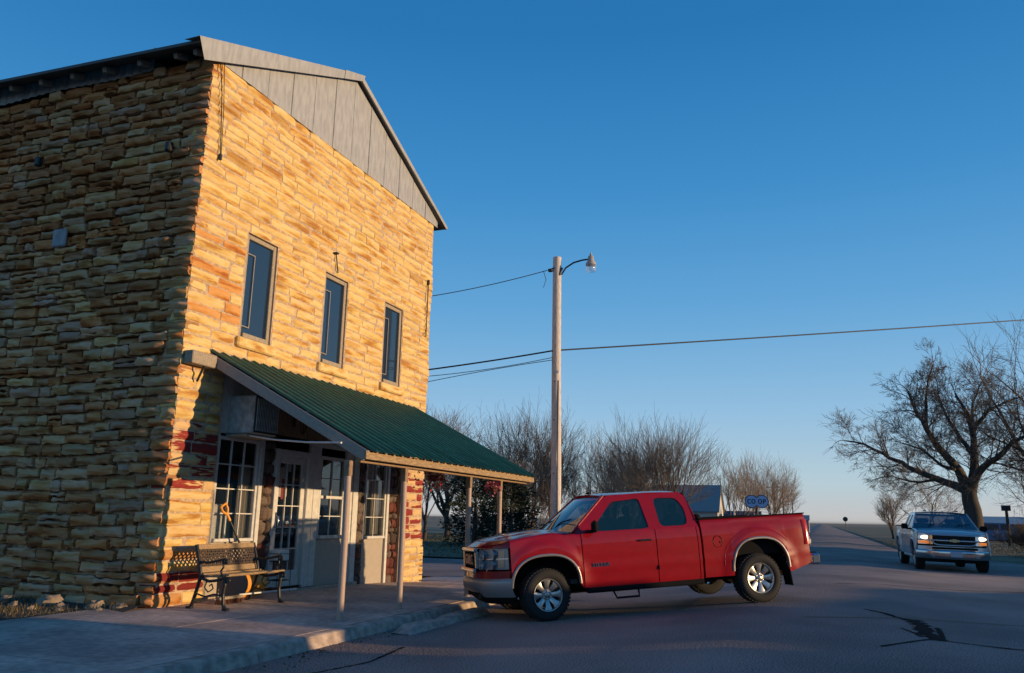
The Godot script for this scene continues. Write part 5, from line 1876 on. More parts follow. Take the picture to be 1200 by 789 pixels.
	for s in [-1.0, 1.0]:
		wheel(t, P3(0.03, 0.355, s * 0.845), s, 0.14 if style == 0 else 0.0)
		wheel(t, P3(3.69, 0.355, s * 0.845), s)
	return t

func build_trucks() -> void:
	M.badge = mat(Color(0.34, 0.15, 0.13), 0.35, 0.3)
	M.badge_gold = mat(Color(0.5, 0.42, 0.25), 0.3, 0.7)
	M.lamp_back = mat(Color(0.16, 0.16, 0.165), 0.35, 0.5)
	M.red_dark = mat(Color(0.12, 0.004, 0.006), 0.4)
	M.head_glow = mat(Color(0.9, 0.9, 0.85), 0.3)
	M.head_glow.emission_enabled = true
	M.head_glow.emission = Color(1.0, 0.9, 0.76)
	M.head_glow.emission_energy_multiplier = 2.5
	M.amber_glow = mat(Color(0.8, 0.35, 0.06), 0.3)
	M.amber_glow.emission_enabled = true
	M.amber_glow.emission = Color(1.0, 0.5, 0.16)
	M.amber_glow.emission_energy_multiplier = 0.5
	# red truck nosed in at 45 degrees to the kerb
	var red := make_truck("pickup_truck", M.red_paint, 0)
	tag(red, "red extended-cab pickup truck parked nosed in to the kerb", "pickup truck")
	var F := Vector3(-3.69, 0.02, -11.19); var R := Vector3(-0.92, 0.255, -13.10)
	var fw := (F - R).normalized()
	var left := Vector3.UP.cross(fw).normalized()
	left = (left + Vector3(0, 0.02, 0)).normalized()
	var up := fw.cross(left).normalized()
	red.transform = Transform3D(Basis(left, up, fw), F - left * 0.975)
	# grey truck coming up the street with its lamps lit
	var grey := make_truck("oncoming_pickup", M.grey_paint, 1)
	tag(grey, "blue-grey pickup truck driving up the street with headlamps lit", "pickup truck")
	var fz := Vector3(0.035, 0, 1).normalized()
	grey.transform = Transform3D(Basis(Vector3.UP.cross(fz).normalized(), Vector3.UP, fz), Vector3(3.54, 0.112, -27.95))
	grey.rotate_object_local(Vector3.BACK, -0.022)
	for s in [-1.0, 1.0]:
		var sp := SpotLight3D.new()
		sp.name = "headlamp_light"
		grey.add_child(sp, true)
		sp.position = P3(-0.96, 0.96, s * 0.74)
		sp.rotation = Vector3(-0.06, PI, 0)
		sp.light_color = Color(1.0, 0.9, 0.76)
		sp.light_energy = 1.5
		sp.spot_angle = 35
		sp.spot_range = 60
		sp.light_size = 0.1
		sp.shadow_enabled = true

# ---------------------------------------------------------------- bare trees
# grows one branch and its side branches; thick wood goes to "wood", the rest to "fine"
func grow(wood: Geo, fine: Geo, p: Vector3, d: Vector3, len: float, r: float, level: int, most: int, st: Dictionary, rng: RandomNumberGenerator) -> void:
	var n := 4 if level < most else 3
	var pts := PackedVector3Array([p])
	var rad := PackedFloat32Array([r])
	var dir := d.normalized()
	if st.has("env") and level > 0 and ((p - st.env[0]) / st.env[1]).length_squared() > 1.0: return
	var tip := maxf(r * (0.45 if level < most else 0.3), st.least * 0.6)
	for i in n:
		var wander: Vector3 = Vector3(rng.randfn(), rng.randfn(), rng.randfn()) * st.wander
		dir = (dir + wander + Vector3.UP * st.lift * (0.5 + 0.5 * level / most)).normalized()
		p += dir * len / n
		pts.append(p)
		rad.append(maxf(lerpf(r, tip, (i + 1.0) / n), st.least * 0.6))
	var sides := 7 if r > 0.12 else (5 if r > 0.04 else 3)
	if r > 0.05: wood.tube(pts, rad, sides)
	else: fine.tube(pts, rad, sides)
	if level >= most: return
	var kids: int = st.kids + (rng.randi() % 2)
	for k in kids:
		var t := lerpf(0.28, 1.0, (k + rng.randf() * 0.8) / kids)
		var f := clampf(t * n, 0, n - 0.001)
		var i := int(f)
		var q := pts[i].lerp(pts[i + 1], f - i)
		var axis := (pts[i + 1] - pts[i]).normalized()
		var side := axis.cross(Vector3(rng.randfn(), rng.randfn(), rng.randfn())).normalized()
		var ang: float = rng.randf_range(st.a0, st.a1)
		var nd := axis * cos(ang) + side * sin(ang)
		var nr := maxf(lerpf(r, tip, t) * rng.randf_range(0.5, 0.72), st.least)
		grow(wood, fine, q, nd, len * rng.randf_range(0.5, 0.82) * st.shrink, nr, level + 1, most, st, rng)
	# leader
	grow(wood, fine, p, dir, len * 0.72 * st.shrink, maxf(tip, st.least), level + 1, most, st, rng)
const SPREADING := {"wander": 0.15, "lift": 0.03, "kids": 3, "a0": 0.4, "a1": 0.95, "shrink": 0.94, "least": 0.008, "open": 1.0}
const UPRIGHT := {"wander": 0.09, "lift": 0.05, "kids": 4, "a0": 0.25, "a1": 0.7, "shrink": 1.0, "least": 0.0095, "open": 0.8}
func bare_tree(at: Vector3, h: float, stems: int, most: int, st: Dictionary, sd: int, label: String, twig: Material, splay := 0.5, called := "bare_tree", group := "") -> Node3D:
	var rng := RandomNumberGenerator.new()
	rng.seed = sd
	var t := base(called, at)
	tag(t, label, "tree", group)
	var wood := Geo.new(); var fine := Geo.new()
	var mine := st.duplicate()
	mine.env = [Vector3(0, h * 0.5, 0), Vector3(h * (0.3 + splay * 0.2), h * 0.52, h * (0.3 + splay * 0.2))]
	for s in stems:
		var a := TAU * (s + rng.randf() * 0.6) / stems
		var lean := splay * rng.randf_range(0.15, 0.85) if stems > 1 else 0.05
		var at0 := Vector3(cos(a), 0, sin(a)) * 0.1 * (stems - 1) - Vector3(0, 0.2, 0)
		var d0 := Vector3(cos(a) * lean, 1, sin(a) * lean).normalized()
		var rt := h * 0.02 * (1.0 if stems == 1 else 0.6)
		var len0 := h * rng.randf_range(0.13, 0.24)
		var top := at0 + d0 * len0
		wood.tube(PackedVector3Array([at0, at0 + d0 * len0 * 0.5 + Vector3(rng.randfn() * 0.05, 0, rng.randfn() * 0.05), top]), PackedFloat32Array([rt * 1.2, rt, rt * 0.85]), 8)
		var n: int = 6 if stems == 1 else 3
		for k in n:
			var b := TAU * (k + rng.randf() * 0.7) / n
			var out: float = rng.randf_range(0.15, 0.8) * st.open
			var dd := (d0 + Vector3(cos(b) * out, rng.randf_range(0.0, 0.2), sin(b) * out)).normalized()
			grow(wood, fine, top - d0 * len0 * rng.randf_range(0.0, 0.35), dd, h * rng.randf_range(0.27, 0.36), rt * rng.randf_range(0.45, 0.65), 0, most - 2, mine, rng)
	put(wood, "trunk", M.bark, t)
	put(fine, "crown", twig, t)
	return t
# limbs drawn along given lines, with grown side branches
func limb_tree(at: Vector3, limbs: Array, most: int, st: Dictionary, sd: int, label: String, twig: Material, called := "bare_tree") -> void:
	var rng := RandomNumberGenerator.new()
	rng.seed = sd
	var t := base(called, at)
	tag(t, label, "tree")
	var wood := Geo.new(); var fine := Geo.new()
	for L in limbs:
		var cu := Curve3D.new()
		var pts: Array = L[0]
		for p in pts: cu.add_point(p - at)
		for i in pts.size():
			var tin: Vector3 = (pts[mini(i + 1, pts.size() - 1)] - pts[maxi(i - 1, 0)]) * 0.17
			cu.set_point_in(i, -tin); cu.set_point_out(i, tin)
		var len := cu.get_baked_length()
		var n := maxi(6, int(len / 0.6))
		var pl := PackedVector3Array(); var rd := PackedFloat32Array()
		for i in n + 1:
			pl.append(cu.sample_baked(len * i / n) + Vector3(rng.randfn(), rng.randfn(), rng.randfn()) * 0.04)
			rd.append(lerpf(L[1], L[2], pow(float(i) / n, 0.8)))
		wood.tube(pl, rd, 9)
		if L[3] <= 0: continue
		for k in L[3]:
			var f: float = lerpf(0.22, 1.0, (k + rng.randf()) / L[3])
			var i := clampi(int(f * n), 0, n - 1)
			var axis := (pl[i + 1] - pl[i]).normalized()
			var side := axis.cross(Vector3(rng.randfn(), rng.randfn() * 0.6, rng.randfn())).normalized()
			var ang: float = rng.randf_range(st.a0, st.a1)
			grow(wood, fine, pl[i], axis * cos(ang) + side * sin(ang), rng.randf_range(0.4, 0.8) * L[4], minf(rd[i] * 0.45, 0.05), 0, most, st, rng)
		grow(wood, fine, pl[n], pl[n] - pl[n - 1], L[4] * 0.7, minf(rd[n], 0.035), 0, most, st, rng)
	put(wood, "trunk", M.bark, t)
	put(fine, "crown", twig, t)
func cedar(at: Vector3, h: float, w: float, sd: int, label: String) -> void:
	var rng := RandomNumberGenerator.new()
	rng.seed = sd
	var t := base("evergreen_tree", at)
	tag(t, label, "tree", "dark evergreens behind the porch")
	var g := Geo.new()
	g.tube(PackedVector3Array([Vector3(0, -0.1, 0), Vector3(0.05, h * 0.5, 0), Vector3(0, h * 0.95, 0)]), PackedFloat32Array([0.16, 0.09, 0.02]), 7)
	put(g, "trunk", M.bark, t)
	g = Geo.new()
	for k in 5200:
		var y := pow(rng.randf(), 0.8)
		var rr: float = w * sqrt(maxf(0.0, 1.0 - pow(absf(y - 0.38) / 0.62, 2.2))) * (0.8 + 0.2 * sin(y * 23.0 + rng.randf() * 1.6)) + 0.05
		var a := rng.randf() * TAU
		rr *= pow(rng.randf(), 0.45) * (0.8 + 0.3 * sin(a * 5 + y * 9))
		var p := Vector3(cos(a) * rr, 0.15 + y * h - rr * 0.12, sin(a) * rr)
		var out := Vector3(cos(a), rng.randf_range(-0.2, 0.7), sin(a)).normalized()
		var sdv := out.cross(Vector3(rng.randfn(), rng.randfn(), rng.randfn())).normalized()
		var s := rng.randf_range(0.07, 0.16)
		var b := rng.randf_range(0.5, 1.5)
		g.tint = Color(b, b, b * 0.9)
		g.tri(p - sdv * s * 0.35, p + sdv * s * 0.35, p + out * s * 1.6)
	put(g, "crown", M.cedar, t)
func ground_at(px: float, r: float) -> Vector3:       # on the level ground, r metres off in that direction
	var p := at_range(px, 612, r)
	p.y = -0.05
	return p

func build_trees() -> void:
	# the big tree across the road: its limbs, 56 m off
	var R := 56.0
	var q := func(zx: float, zy: float, dz := 0.0) -> Vector3: return at_range(960 + zx / 3.033, 380 + zy / 3.033, R + dz)
	var foot: Vector3 = q.call(553, 740); foot.y = 0.0
	var limbs := [
		[[foot, q.call(548, 690), q.call(540, 640), q.call(535, 590)], 0.62, 0.42, 0, 1.0],
		[[q.call(538, 605), q.call(500, 580, 0.6), q.call(420, 552, 1.4), q.call(310, 505, 2.2), q.call(240, 465, 2.4), q.call(165, 432, 2.6), q.call(95, 415, 2.8)], 0.30, 0.045, 22, 1.9],
		[[q.call(530, 590), q.call(495, 520, -0.5), q.call(440, 458, -1.3), q.call(385, 380, -2.0), q.call(345, 310, -2.4), q.call(315, 240, -2.6)], 0.34, 0.07, 20, 1.35],
		[[q.call(385, 380, -2.0), q.call(380, 300, -2.2), q.call(385, 215, -2.6), q.call(400, 150, -2.8)], 0.13, 0.03, 16, 1.0],
		[[q.call(538, 600), q.call(553, 520, 0.2), q.call(552, 440, 0.5), q.call(545, 370, 0.8), q.call(520, 310, 1.0), q.call(480, 250, 1.1)], 0.36, 0.06, 18, 1.4],
		[[q.call(548, 460, 0.4), q.call(500, 400, 0.9), q.call(460, 340, 1.6), q.call(430, 280, 1.9), q.call(420, 220, 2.1)], 0.16, 0.035, 16, 1.2],
		[[q.call(548, 385, 0.7), q.call(580, 330, 0.0), q.call(640, 290, -0.6), q.call(710, 262, -1.0)], 0.17, 0.04, 16, 1.5],
		[[q.call(545, 380, 0.7), q.call(545, 300, 1.4), q.call(560, 240, 1.8), q.call(590, 190, 2.0)], 0.12, 0.03, 14, 1.1],
		[[q.call(545, 580), q.call(575, 520, -1.0), q.call(640, 465, -2.2), q.call(700, 415, -3.0), q.call(790, 380, -3.5)], 0.28, 0.06, 18, 2.1],
		[[q.call(480, 520, -0.7), q.call(430, 500, -2.5), q.call(370, 450, -4.0), q.call(290, 420, -5.0)], 0.13, 0.03, 12, 1.7],
		[[q.call(420, 552, 1.4), q.call(330, 560, 2.6), q.call(270, 540, 3.4), q.call(230, 545, 4.0)], 0.10, 0.03, 12, 1.4],
	]
	limb_tree(foot, limbs, 4, {"wander": 0.17, "lift": 0.02, "kids": 2, "a0": 0.3, "a1": 0.85, "shrink": 1.0, "least": 0.008, "env": [q.call(425, 350) - foot, Vector3(8.0, 5.3, 7.5)]}, 14, "big spreading bare tree with a low limb across the road", M.twig)
	# its neighbour, trunk hidden past the edge of the picture
	bare_tree(ground_at(1250, 54.0), 15.5, 1, 6, SPREADING, 22, "bare tree with drooping twigs beside the big spreading tree", M.twig)
	bare_tree(ground_at(1222, 70.0), 8.5, 1, 6, SPREADING, 25, "low bare tree behind the blue van and shed", M.twig)
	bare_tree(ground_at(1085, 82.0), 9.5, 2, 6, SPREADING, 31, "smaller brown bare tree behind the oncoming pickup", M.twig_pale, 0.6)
	bare_tree(ground_at(1045, 88.0), 5.2, 1, 5, UPRIGHT, 33, "thin bare sapling at the edge of the road", M.twig)
	# the row beyond the side street
	for a in [
		[524, 56.0, 10.5, 1, SPREADING, 41, "bare tree with a dark trunk seen under the awning", false, 0.4],
		[612, 58.0, 11.0, 5, UPRIGHT, 42, "tall bare tree of several stems behind the awning's end", false, 0.5],
		[652, 63.0, 10.4, 3, UPRIGHT, 43, "bare tree directly behind the utility pole", false, 0.45],
		[696, 66.0, 9.4, 4, UPRIGHT, 44, "bushy brown bare tree above the red truck's windscreen", true, 0.55],
		[775, 62.0, 10.6, 7, UPRIGHT, 45, "wide bare tree fanning out in many stems above the red truck's cab", false, 0.85],
		[745, 68.0, 10.0, 3, UPRIGHT, 46, "slim bare tree between the bushy one and the wide fan", false, 0.5],
		[866, 92.0, 9.6, 3, UPRIGHT, 47, "pale sunlit bare tree beside the white barn", true, 0.6],
		[893, 98.0, 10.2, 4, UPRIGHT, 48, "pale sunlit bare tree behind the oval sign", true, 0.6],
		[918, 104.0, 8.8, 3, UPRIGHT, 49, "pale sunlit bare tree at the open end of the row", true, 0.55],
		[575, 48.0, 6.2, 3, UPRIGHT, 50, "scrubby bare tree behind the porch posts", false, 0.7],
		[630, 50.0, 5.6, 4, UPRIGHT, 51, "low tangle of bare stems behind the red truck's hood", false, 0.9],
		[720, 54.0, 5.8, 4, UPRIGHT, 52, "low thicket of bare stems above the red truck's roof", true, 0.9],
		[498, 50.0, 8.5, 2, UPRIGHT, 53, "bare tree half hidden by the stone pier", true, 0.5]]:
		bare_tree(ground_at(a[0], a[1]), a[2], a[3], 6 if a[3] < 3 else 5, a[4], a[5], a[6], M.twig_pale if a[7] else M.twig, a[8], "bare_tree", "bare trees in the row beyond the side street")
	cedar(ground_at(556, 41.0), 3.7, 1.9, 61, "dark bushy evergreen seen between the porch posts")
	cedar(ground_at(598, 44.0), 3.4, 1.9, 62, "dark bushy evergreen behind the last porch post")
	# dark bush at the edge across the road
	var rng := RandomNumberGenerator.new()
	rng.seed = 70
	var b := base("bush", ground_at(1202, 58.0))
	tag(b, "dark rounded bush on the verge across the road", "bush")
	var g := Geo.new(); var w := Geo.new()
	for k in 16: grow(w, g, Vector3(rng.randf_range(-0.6, 0.6), 0, rng.randf_range(-0.5, 0.5)), Vector3(rng.randfn() * 0.6, 1, rng.randfn() * 0.6), 0.8, 0.03, 0, 3, UPRIGHT, rng)
	if w.v.size() > 0: put(w, "stem", M.bark, b)
	put(g, "twigs", M.twig, b)

# ---------------------------------------------------------------- street furniture and far things
func wire(called: String, label: String, pts: Array, r: float, sag: float) -> void:
	var g := Geo.new()
	var pl := PackedVector3Array()
	for k in pts.size() - 1:
		for i in 17:
			var t := i / 16.0
			pl.append(pts[k].lerp(pts[k + 1], t) - Vector3(0, sag * 4 * t * (1 - t), 0))
	g.tube(pl, PackedFloat32Array([r]), 5)
	tag(put(g, called, M.cable), label, "cable", "overhead cables at the utility pole")
func build_far() -> void:
	# pole with street lamp
	var foot := on_x(650, 630, -6.0); foot.y = -0.1
	var p := base("utility_pole", foot)
	tag(p, "pale wooden utility pole with a street lamp on a curved arm", "utility pole")
	var top := on_x(653, 302, -6.0) - foot
	var g := Geo.new()
	g.tube(PackedVector3Array([Vector3.ZERO, top * 0.33 + Vector3(0.02, 0, 0), top * 0.66, top]), PackedFloat32Array([0.135, 0.125, 0.115, 0.108]), 14, true)
	put(g, "pole", M.pole, p)
	var D := foot.length()
	var rel := func(px: float, py: float) -> Vector3: return at_range(px, py, Vector2(foot.x, foot.z).length()) - foot
	g = Geo.new()
	g.tube(PackedVector3Array([rel.call(658, 322), rel.call(663, 314), rel.call(672, 308), rel.call(682, 305), rel.call(689, 304)]), PackedFloat32Array([0.022]), 7, true)
	g.rod(rel.call(655, 323), rel.call(659, 314), 0.03, 6)
	put(g, "lamp_arm", M.dark_metal, p)
	var lc: Vector3 = rel.call(692.5, 308)
	g = Geo.new()
	g.lathe(PackedVector2Array([Vector2(0, 0.27), Vector2(0.025, 0.26), Vector2(0.03, 0.2), Vector2(0.07, 0.17), Vector2(0.085, 0.05), Vector2(0.13, -0.02), Vector2(0.135, -0.06)]), 16, Transform3D(Basis(), lc))
	put(g, "lamp_head", M.alloy_dull, p)
	g = Geo.new()
	g.lathe(PackedVector2Array([Vector2(0.135, -0.06), Vector2(0.14, -0.12), Vector2(0.125, -0.2), Vector2(0.115, -0.24), Vector2(0.1, -0.24)]), 16, Transform3D(Basis(), lc))
	put(g, "lamp_glass", M.lamp_glass, p)
	g = Geo.new()
	g.bevel(rel.call(645, 317), Vector3(0.12, 0.08, 0.1), 0.02)
	g.rod(rel.call(642, 317), rel.call(652, 313), 0.018, 6)
	put(g, "insulator", M.dark_metal, p)
	g = Geo.new()
	g.tube(PackedVector3Array([Vector3(0.1, 0.0, 0.1), Vector3(0.09, 3.0, 0.095), top * 0.6 + Vector3(0.085, 0, 0.085)]), PackedFloat32Array([0.012]), 5)
	put(g, "ground_wire", M.cable, p)
	for q in [[1.7, 0.1], [1.95, 0.07], [5.1, 0.06]]:
		g = Geo.new()
		g.box(top * (q[0] / top.y) + Vector3(0.06, 0, 0.115), Vector3(q[1], q[1], 0.006), Basis(Vector3.UP, 0.4))
		put(g, "tag_plate", M.steel, p)
	for q in [2.6, 3.9, 4.86]:
		g = Geo.new()
		g.rod(top * (q / top.y) + Vector3(-0.02, 0, 0.1), top * (q / top.y) + Vector3(0.0, 0, 0.16), 0.016, 6)
		put(g, "bolt", M.dark_metal, p)
	var at_pole := func(px: float, py: float) -> Vector3: return foot + rel.call(px, py)
	wire("power_cable", "thin dark wire from the pole's top to the building", [at_pole.call(641, 317), on_x(500, 348, -9.0)], 0.011, 0.05)
	wire("power_cable", "thick black cable running from the building past the pole and across the sky", [on_x(490, 435, -9.5), at_pole.call(649, 411), at_range(1230, 373, 34.0)], 0.021, 0.02)
	wire("power_cable", "thin drooping wire below the thick cable", [on_x(490, 442, -9.5), at_pole.call(648, 419)], 0.009, 0.06)
	wire("power_cable", "lowest thin wire between the building and the pole", [on_x(490, 450, -9.5), at_pole.call(648, 422)], 0.009, -0.03)
	wire("power_cable", "short loose wire end hanging near the top of the pole", [at_pole.call(637, 318), at_pole.call(640, 328), at_pole.call(637, 337)], 0.008, 0.0)
	# oval sign on its post
	var sp := ground_at(888, 62.0)
	var s := base("oval_sign", sp, atan2(EYE.x - sp.x, EYE.z - sp.z))
	tag(s, "blue twin-lobed shop sign on a dark post behind the truck bed", "sign")
	var sy := at_range(886, 588, 62.0).y - sp.y
	var lobe := func(grow_by: float, z0: float, z1: float, called: String, m: Material):
		var poly := PackedVector2Array()
		var R2 := 0.42 + grow_by
		var cut := acos(0.36 / R2) + 0.01
		for i in 25: poly.append(Vector2(-0.36, 0) + Vector2.from_angle(lerpf(cut, TAU - cut, i / 24.0)) * R2)
		for i in 25: poly.append(Vector2(0.36, 0) + Vector2.from_angle(lerpf(PI + cut, TAU + PI - cut, i / 24.0)) * R2)
		var gg := Geo.new()
		gg.prism(poly, z0, z1, Transform3D(Basis(), Vector3(0, sy, 0)))
		put(gg, called, m, s)
	lobe.call(0.06, -0.06, 0.06, "sign_box", M.sign_dark)
	lobe.call(0.0, 0.05, 0.075, "sign_face", M.sign_blue)
	text_part(s, "lettering", "CO", 0.34, M.sign_dark, Transform3D(Basis(), Vector3(-0.37, sy, 0.085)), 0.02, 0.95)
	text_part(s, "lettering", "OP", 0.34, M.sign_dark, Transform3D(Basis(), Vector3(0.37, sy, 0.085)), 0.02, 0.95)
	g = Geo.new()
	g.rod(Vector3(0, 0, 0), Vector3(0, sy - 0.4, 0), 0.07, 8)
	put(g, "post", M.dark_metal, s)
	# barn with a blue-grey roof
	var bp := ground_at(815, 84.0)
	var b := base("barn", bp, 0.0)
	tag(b, "white barn with a steep blue-grey roof behind the red truck's cab", "barn")
	g = Geo.new()
	g.span(Vector3(-4.6, 0, 0), Vector3(2.2, 2.6, -5.0))
	g.prism(PackedVector2Array([Vector2(0, 2.6), Vector2(-5.0, 2.6), Vector2(-2.5, 5.05)]), -4.6, 2.2, Transform3D(Basis(Vector3(0, 0, 1), Vector3(0, 1, 0), Vector3(1, 0, 0)), Vector3.ZERO))
	put(g, "wall", M.barn_white, b)
	g = Geo.new()
	for q in [[0.25, -2.5], [-5.25, -2.5]]:
		g.quad(Vector3(-4.8, 2.4, q[0]), Vector3(2.4, 2.4, q[0]), Vector3(2.4, 5.13, q[1]), Vector3(-4.8, 5.13, q[1]))
		g.quad(Vector3(-4.8, 2.3, q[0]), Vector3(2.4, 2.3, q[0]), Vector3(2.4, 5.03, q[1]), Vector3(-4.8, 5.03, q[1]))
	g.quad(Vector3(2.4, 2.3, 0.25), Vector3(2.4, 2.4, 0.25), Vector3(2.4, 5.13, -2.5), Vector3(2.4, 5.03, -2.5))
	put(g, "roof", M.barn_roof, b)
	g = Geo.new()
	g.bevel(Vector3(2.22, 1.1, -2.5), Vector3(0.06, 2.2, 2.0), 0.01)
	put(g, "door", M.inside, b)
	# low sheds far off
	for q in [[868, 108.0, 5.0, 2.1, M.sign_dark, "low blue-black shed behind the pale bare trees"], [912, 118.0, 8.0, 1.8, M.barn_roof, "long low grey shed behind the oval sign"], [1186, 92.0, 6.5, 1.7, M.barn_white, "long white shed with a rusty base across the road"]]:
		var hp := ground_at(q[0], q[1])
		var h := base("shed", hp)
		tag(h, q[5], "shed")
		g = Geo.new()
		g.bevel(Vector3(0, q[3] * 0.5, 0), Vector3(q[2], q[3], 3.0), 0.03)
		put(g, "wall", M.rust if q[0] > 1100 else q[4], h)
		g = Geo.new()
		g.prism(PackedVector2Array([Vector2(-1.7, q[3]), Vector2(1.7, q[3]), Vector2(0, q[3] + 0.7)]), -q[2] * 0.5 - 0.1, q[2] * 0.5 + 0.1, Transform3D(Basis(Vector3(0, 0, 1), Vector3(0, 1, 0), Vector3(-1, 0, 0)), Vector3.ZERO))
		put(g, "roof", q[4], h)
		for k in 3:
			g = Geo.new()
			g.box(Vector3(lerpf(-q[2] * 0.3, q[2] * 0.3, k / 2.0), q[3] * 0.5, 1.5), Vector3(0.8, q[3] * 0.6, 0.05))
			put(g, "door", M.inside, h)
	# blue van parked by the white shed
	var vp := ground_at(1167, 84.0)
	var van := base("parked_van", vp)
	tag(van, "small blue van parked beside the white shed across the road", "van")
	g = Geo.new()
	g.prism(PackedVector2Array([Vector2(-1.9, 0.35), Vector2(1.5, 0.35), Vector2(1.75, 0.5), Vector2(1.75, 1.0), Vector2(1.35, 1.1), Vector2(0.9, 1.75), Vector2(-1.8, 1.8), Vector2(-1.95, 1.5)]), -0.85, 0.85, Transform3D(Basis(), Vector3(0, 0, 0)))
	put(g, "body", M.van_blue, van)
	g = Geo.new()
	g.prism(PackedVector2Array([Vector2(0.2, 1.15), Vector2(1.15, 1.15), Vector2(0.8, 1.65), Vector2(0.2, 1.65)]), -0.86, 0.86)
	g.prism(PackedVector2Array([Vector2(-1.7, 1.15), Vector2(0.05, 1.15), Vector2(0.05, 1.65), Vector2(-1.7, 1.65)]), -0.86, 0.86)
	put(g, "side_window", M.car_glass, van)
	for x in [-1.2, 1.1]:
		for z in [-0.75, 0.75]:
			g = Geo.new()
			g.lathe(PackedVector2Array([Vector2(0, 0.1), Vector2(0.2, 0.1), Vector2(0.32, 0.08), Vector2(0.32, -0.08), Vector2(0.2, -0.1), Vector2(0, -0.1)]), 16, Transform3D(Basis(Vector3.RIGHT, PI / 2), Vector3(x, 0.32, z)))
			put(g, "wheel", M.tyre, van)
	# road sign far down the street, seen from behind
	var rp := ground_at(991, 150.0)
	var rs := base("road_sign", rp)
	tag(rs, "small dark road sign standing alone at the horizon", "sign")
	g = Geo.new()
	g.rod(Vector3.ZERO, Vector3(0, 2.3, 0), 0.05, 6)
	put(g, "post", M.dark_metal, rs)
	g = Geo.new()
	var oc := PackedVector2Array()
	for i in 8: oc.append(Vector2.from_angle(TAU * (i + 0.5) / 8) * 0.42)
	g.prism(oc, -0.02, 0.02, Transform3D(Basis(), Vector3(0, 2.2, 0.08)))
	put(g, "plate", M.dark_metal, rs)
	# posts far off
	for q in [[908, 130.0, 7.2, "tall thin utility pole with a crossarm behind the truck bed"], [919, 145.0, 7.2, "thin utility pole beside the one with a crossarm"], [930, 170.0, 6.0, "short far utility pole at the end of the pole line"], [861, 90.0, 3.4, "pale wooden post beside the barn"], [1055, 80.0, 1.4, "short dark fence post by the sapling"], [1181, 70.0, 3.0, "thin post with a small box across the road"]]:
		var up := base("far_post", ground_at(q[0], q[1]))
		tag(up, q[3], "post")
		g = Geo.new()
		g.tube(PackedVector3Array([Vector3.ZERO, Vector3(0, q[2], 0)]), PackedFloat32Array([0.13, 0.1]), 7, true)
		put(g, "pole", M.pole if q[0] == 861 else M.bark, up)
		if q[2] > 6.5:
			g = Geo.new()
			g.bevel(Vector3(0, q[2] - 0.5, 0), Vector3(2.0, 0.12, 0.1), 0.02)
			put(g, "crossarm", M.bark, up)
		if q[0] == 1181:
			g = Geo.new()
			g.bevel(Vector3(0, q[2] - 0.2, 0), Vector3(0.6, 0.4, 0.2), 0.02)
			put(g, "box", M.dark_metal, up)
	# across the street, past the edge of the picture: unseen things placed and sized for the shadows they cast
	var far := base("corner_store")
	tag(far, "plain block store across the street", "building")
	g = Geo.new()
	g.span(Vector3(13.5, -0.1, -10.3), Vector3(24.0, 4.6, 16.0))
	put(g, "wall", M.barn_white, far)
	g = Geo.new()
	g.span(Vector3(13.2, 4.6, -10.5), Vector3(24.2, 4.9, 16.2))
	put(g, "roof", M.roof_dark, far)
	var v2: Node3D = van.duplicate()  # unseen enlarged copy, added to shade the red truck and near road
	v2.name = "added_van"
	add_child(v2, true)
	v2.transform = Transform3D(Basis(Vector3.UP, PI / 2).scaled(Vector3(1.1, 1.1, 1.1)), Vector3(13.0, 0, -13.0))
	tag(v2, "larger blue van added out of view across the street to cast shade", "van")
	var fe := base("added_fence", Vector3(14.3, 0, -10.4))  # added, unseen: board heights shaped so the shadow covers the near road
	tag(fe, "low board fence added out of view across the street to cast shade", "fence")
	for k in 57:
		g = Geo.new()
		var fh := 1.65 - 0.1 * smoothstep(20.0, 34.0, k) - 0.5 * smoothstep(40.0, 57.0, k)
		g.bevel(Vector3(0, fh * 0.5, -0.2 * k), Vector3(0.03, fh, 0.195), 0.006)
		put(g, "board", M.old_wood, fe)
	var sg := base("added_sign_post", Vector3(12.2, 0, -12.45))  # added, unseen: throws the thin shadow stripe on the shop front
	tag(sg, "slim sign post added out of view across the street for its shadow stripe", "sign")
	g = Geo.new()
	g.rod(Vector3.ZERO, Vector3(0, 3.7, 0), 0.06, 8)
	put(g, "post", M.steel, sg)
	g = Geo.new()
	g.box(Vector3(0, 3.5, 0), Vector3(0.5, 0.16, 0.02))
	put(g, "plate", M.sign_dark, sg)
	var hs := base("added_house")  # added, unseen: keeps the far road and oncoming pickup in shade
	tag(hs, "long single-storey house added out of view across the street to shade the road", "building")
	g = Geo.new()
	g.span(Vector3(15.0, -0.1, -29.0), Vector3(23.0, 3.0, -47.0))
	put(g, "wall", M.barn_white, hs)
	g = Geo.new()
	g.prism(PackedVector2Array([Vector2(14.5, 3.0), Vector2(23.5, 3.0), Vector2(19.0, 5.0)]), -47.5, -28.5, Transform3D())
	put(g, "roof", M.roof_dark, hs)

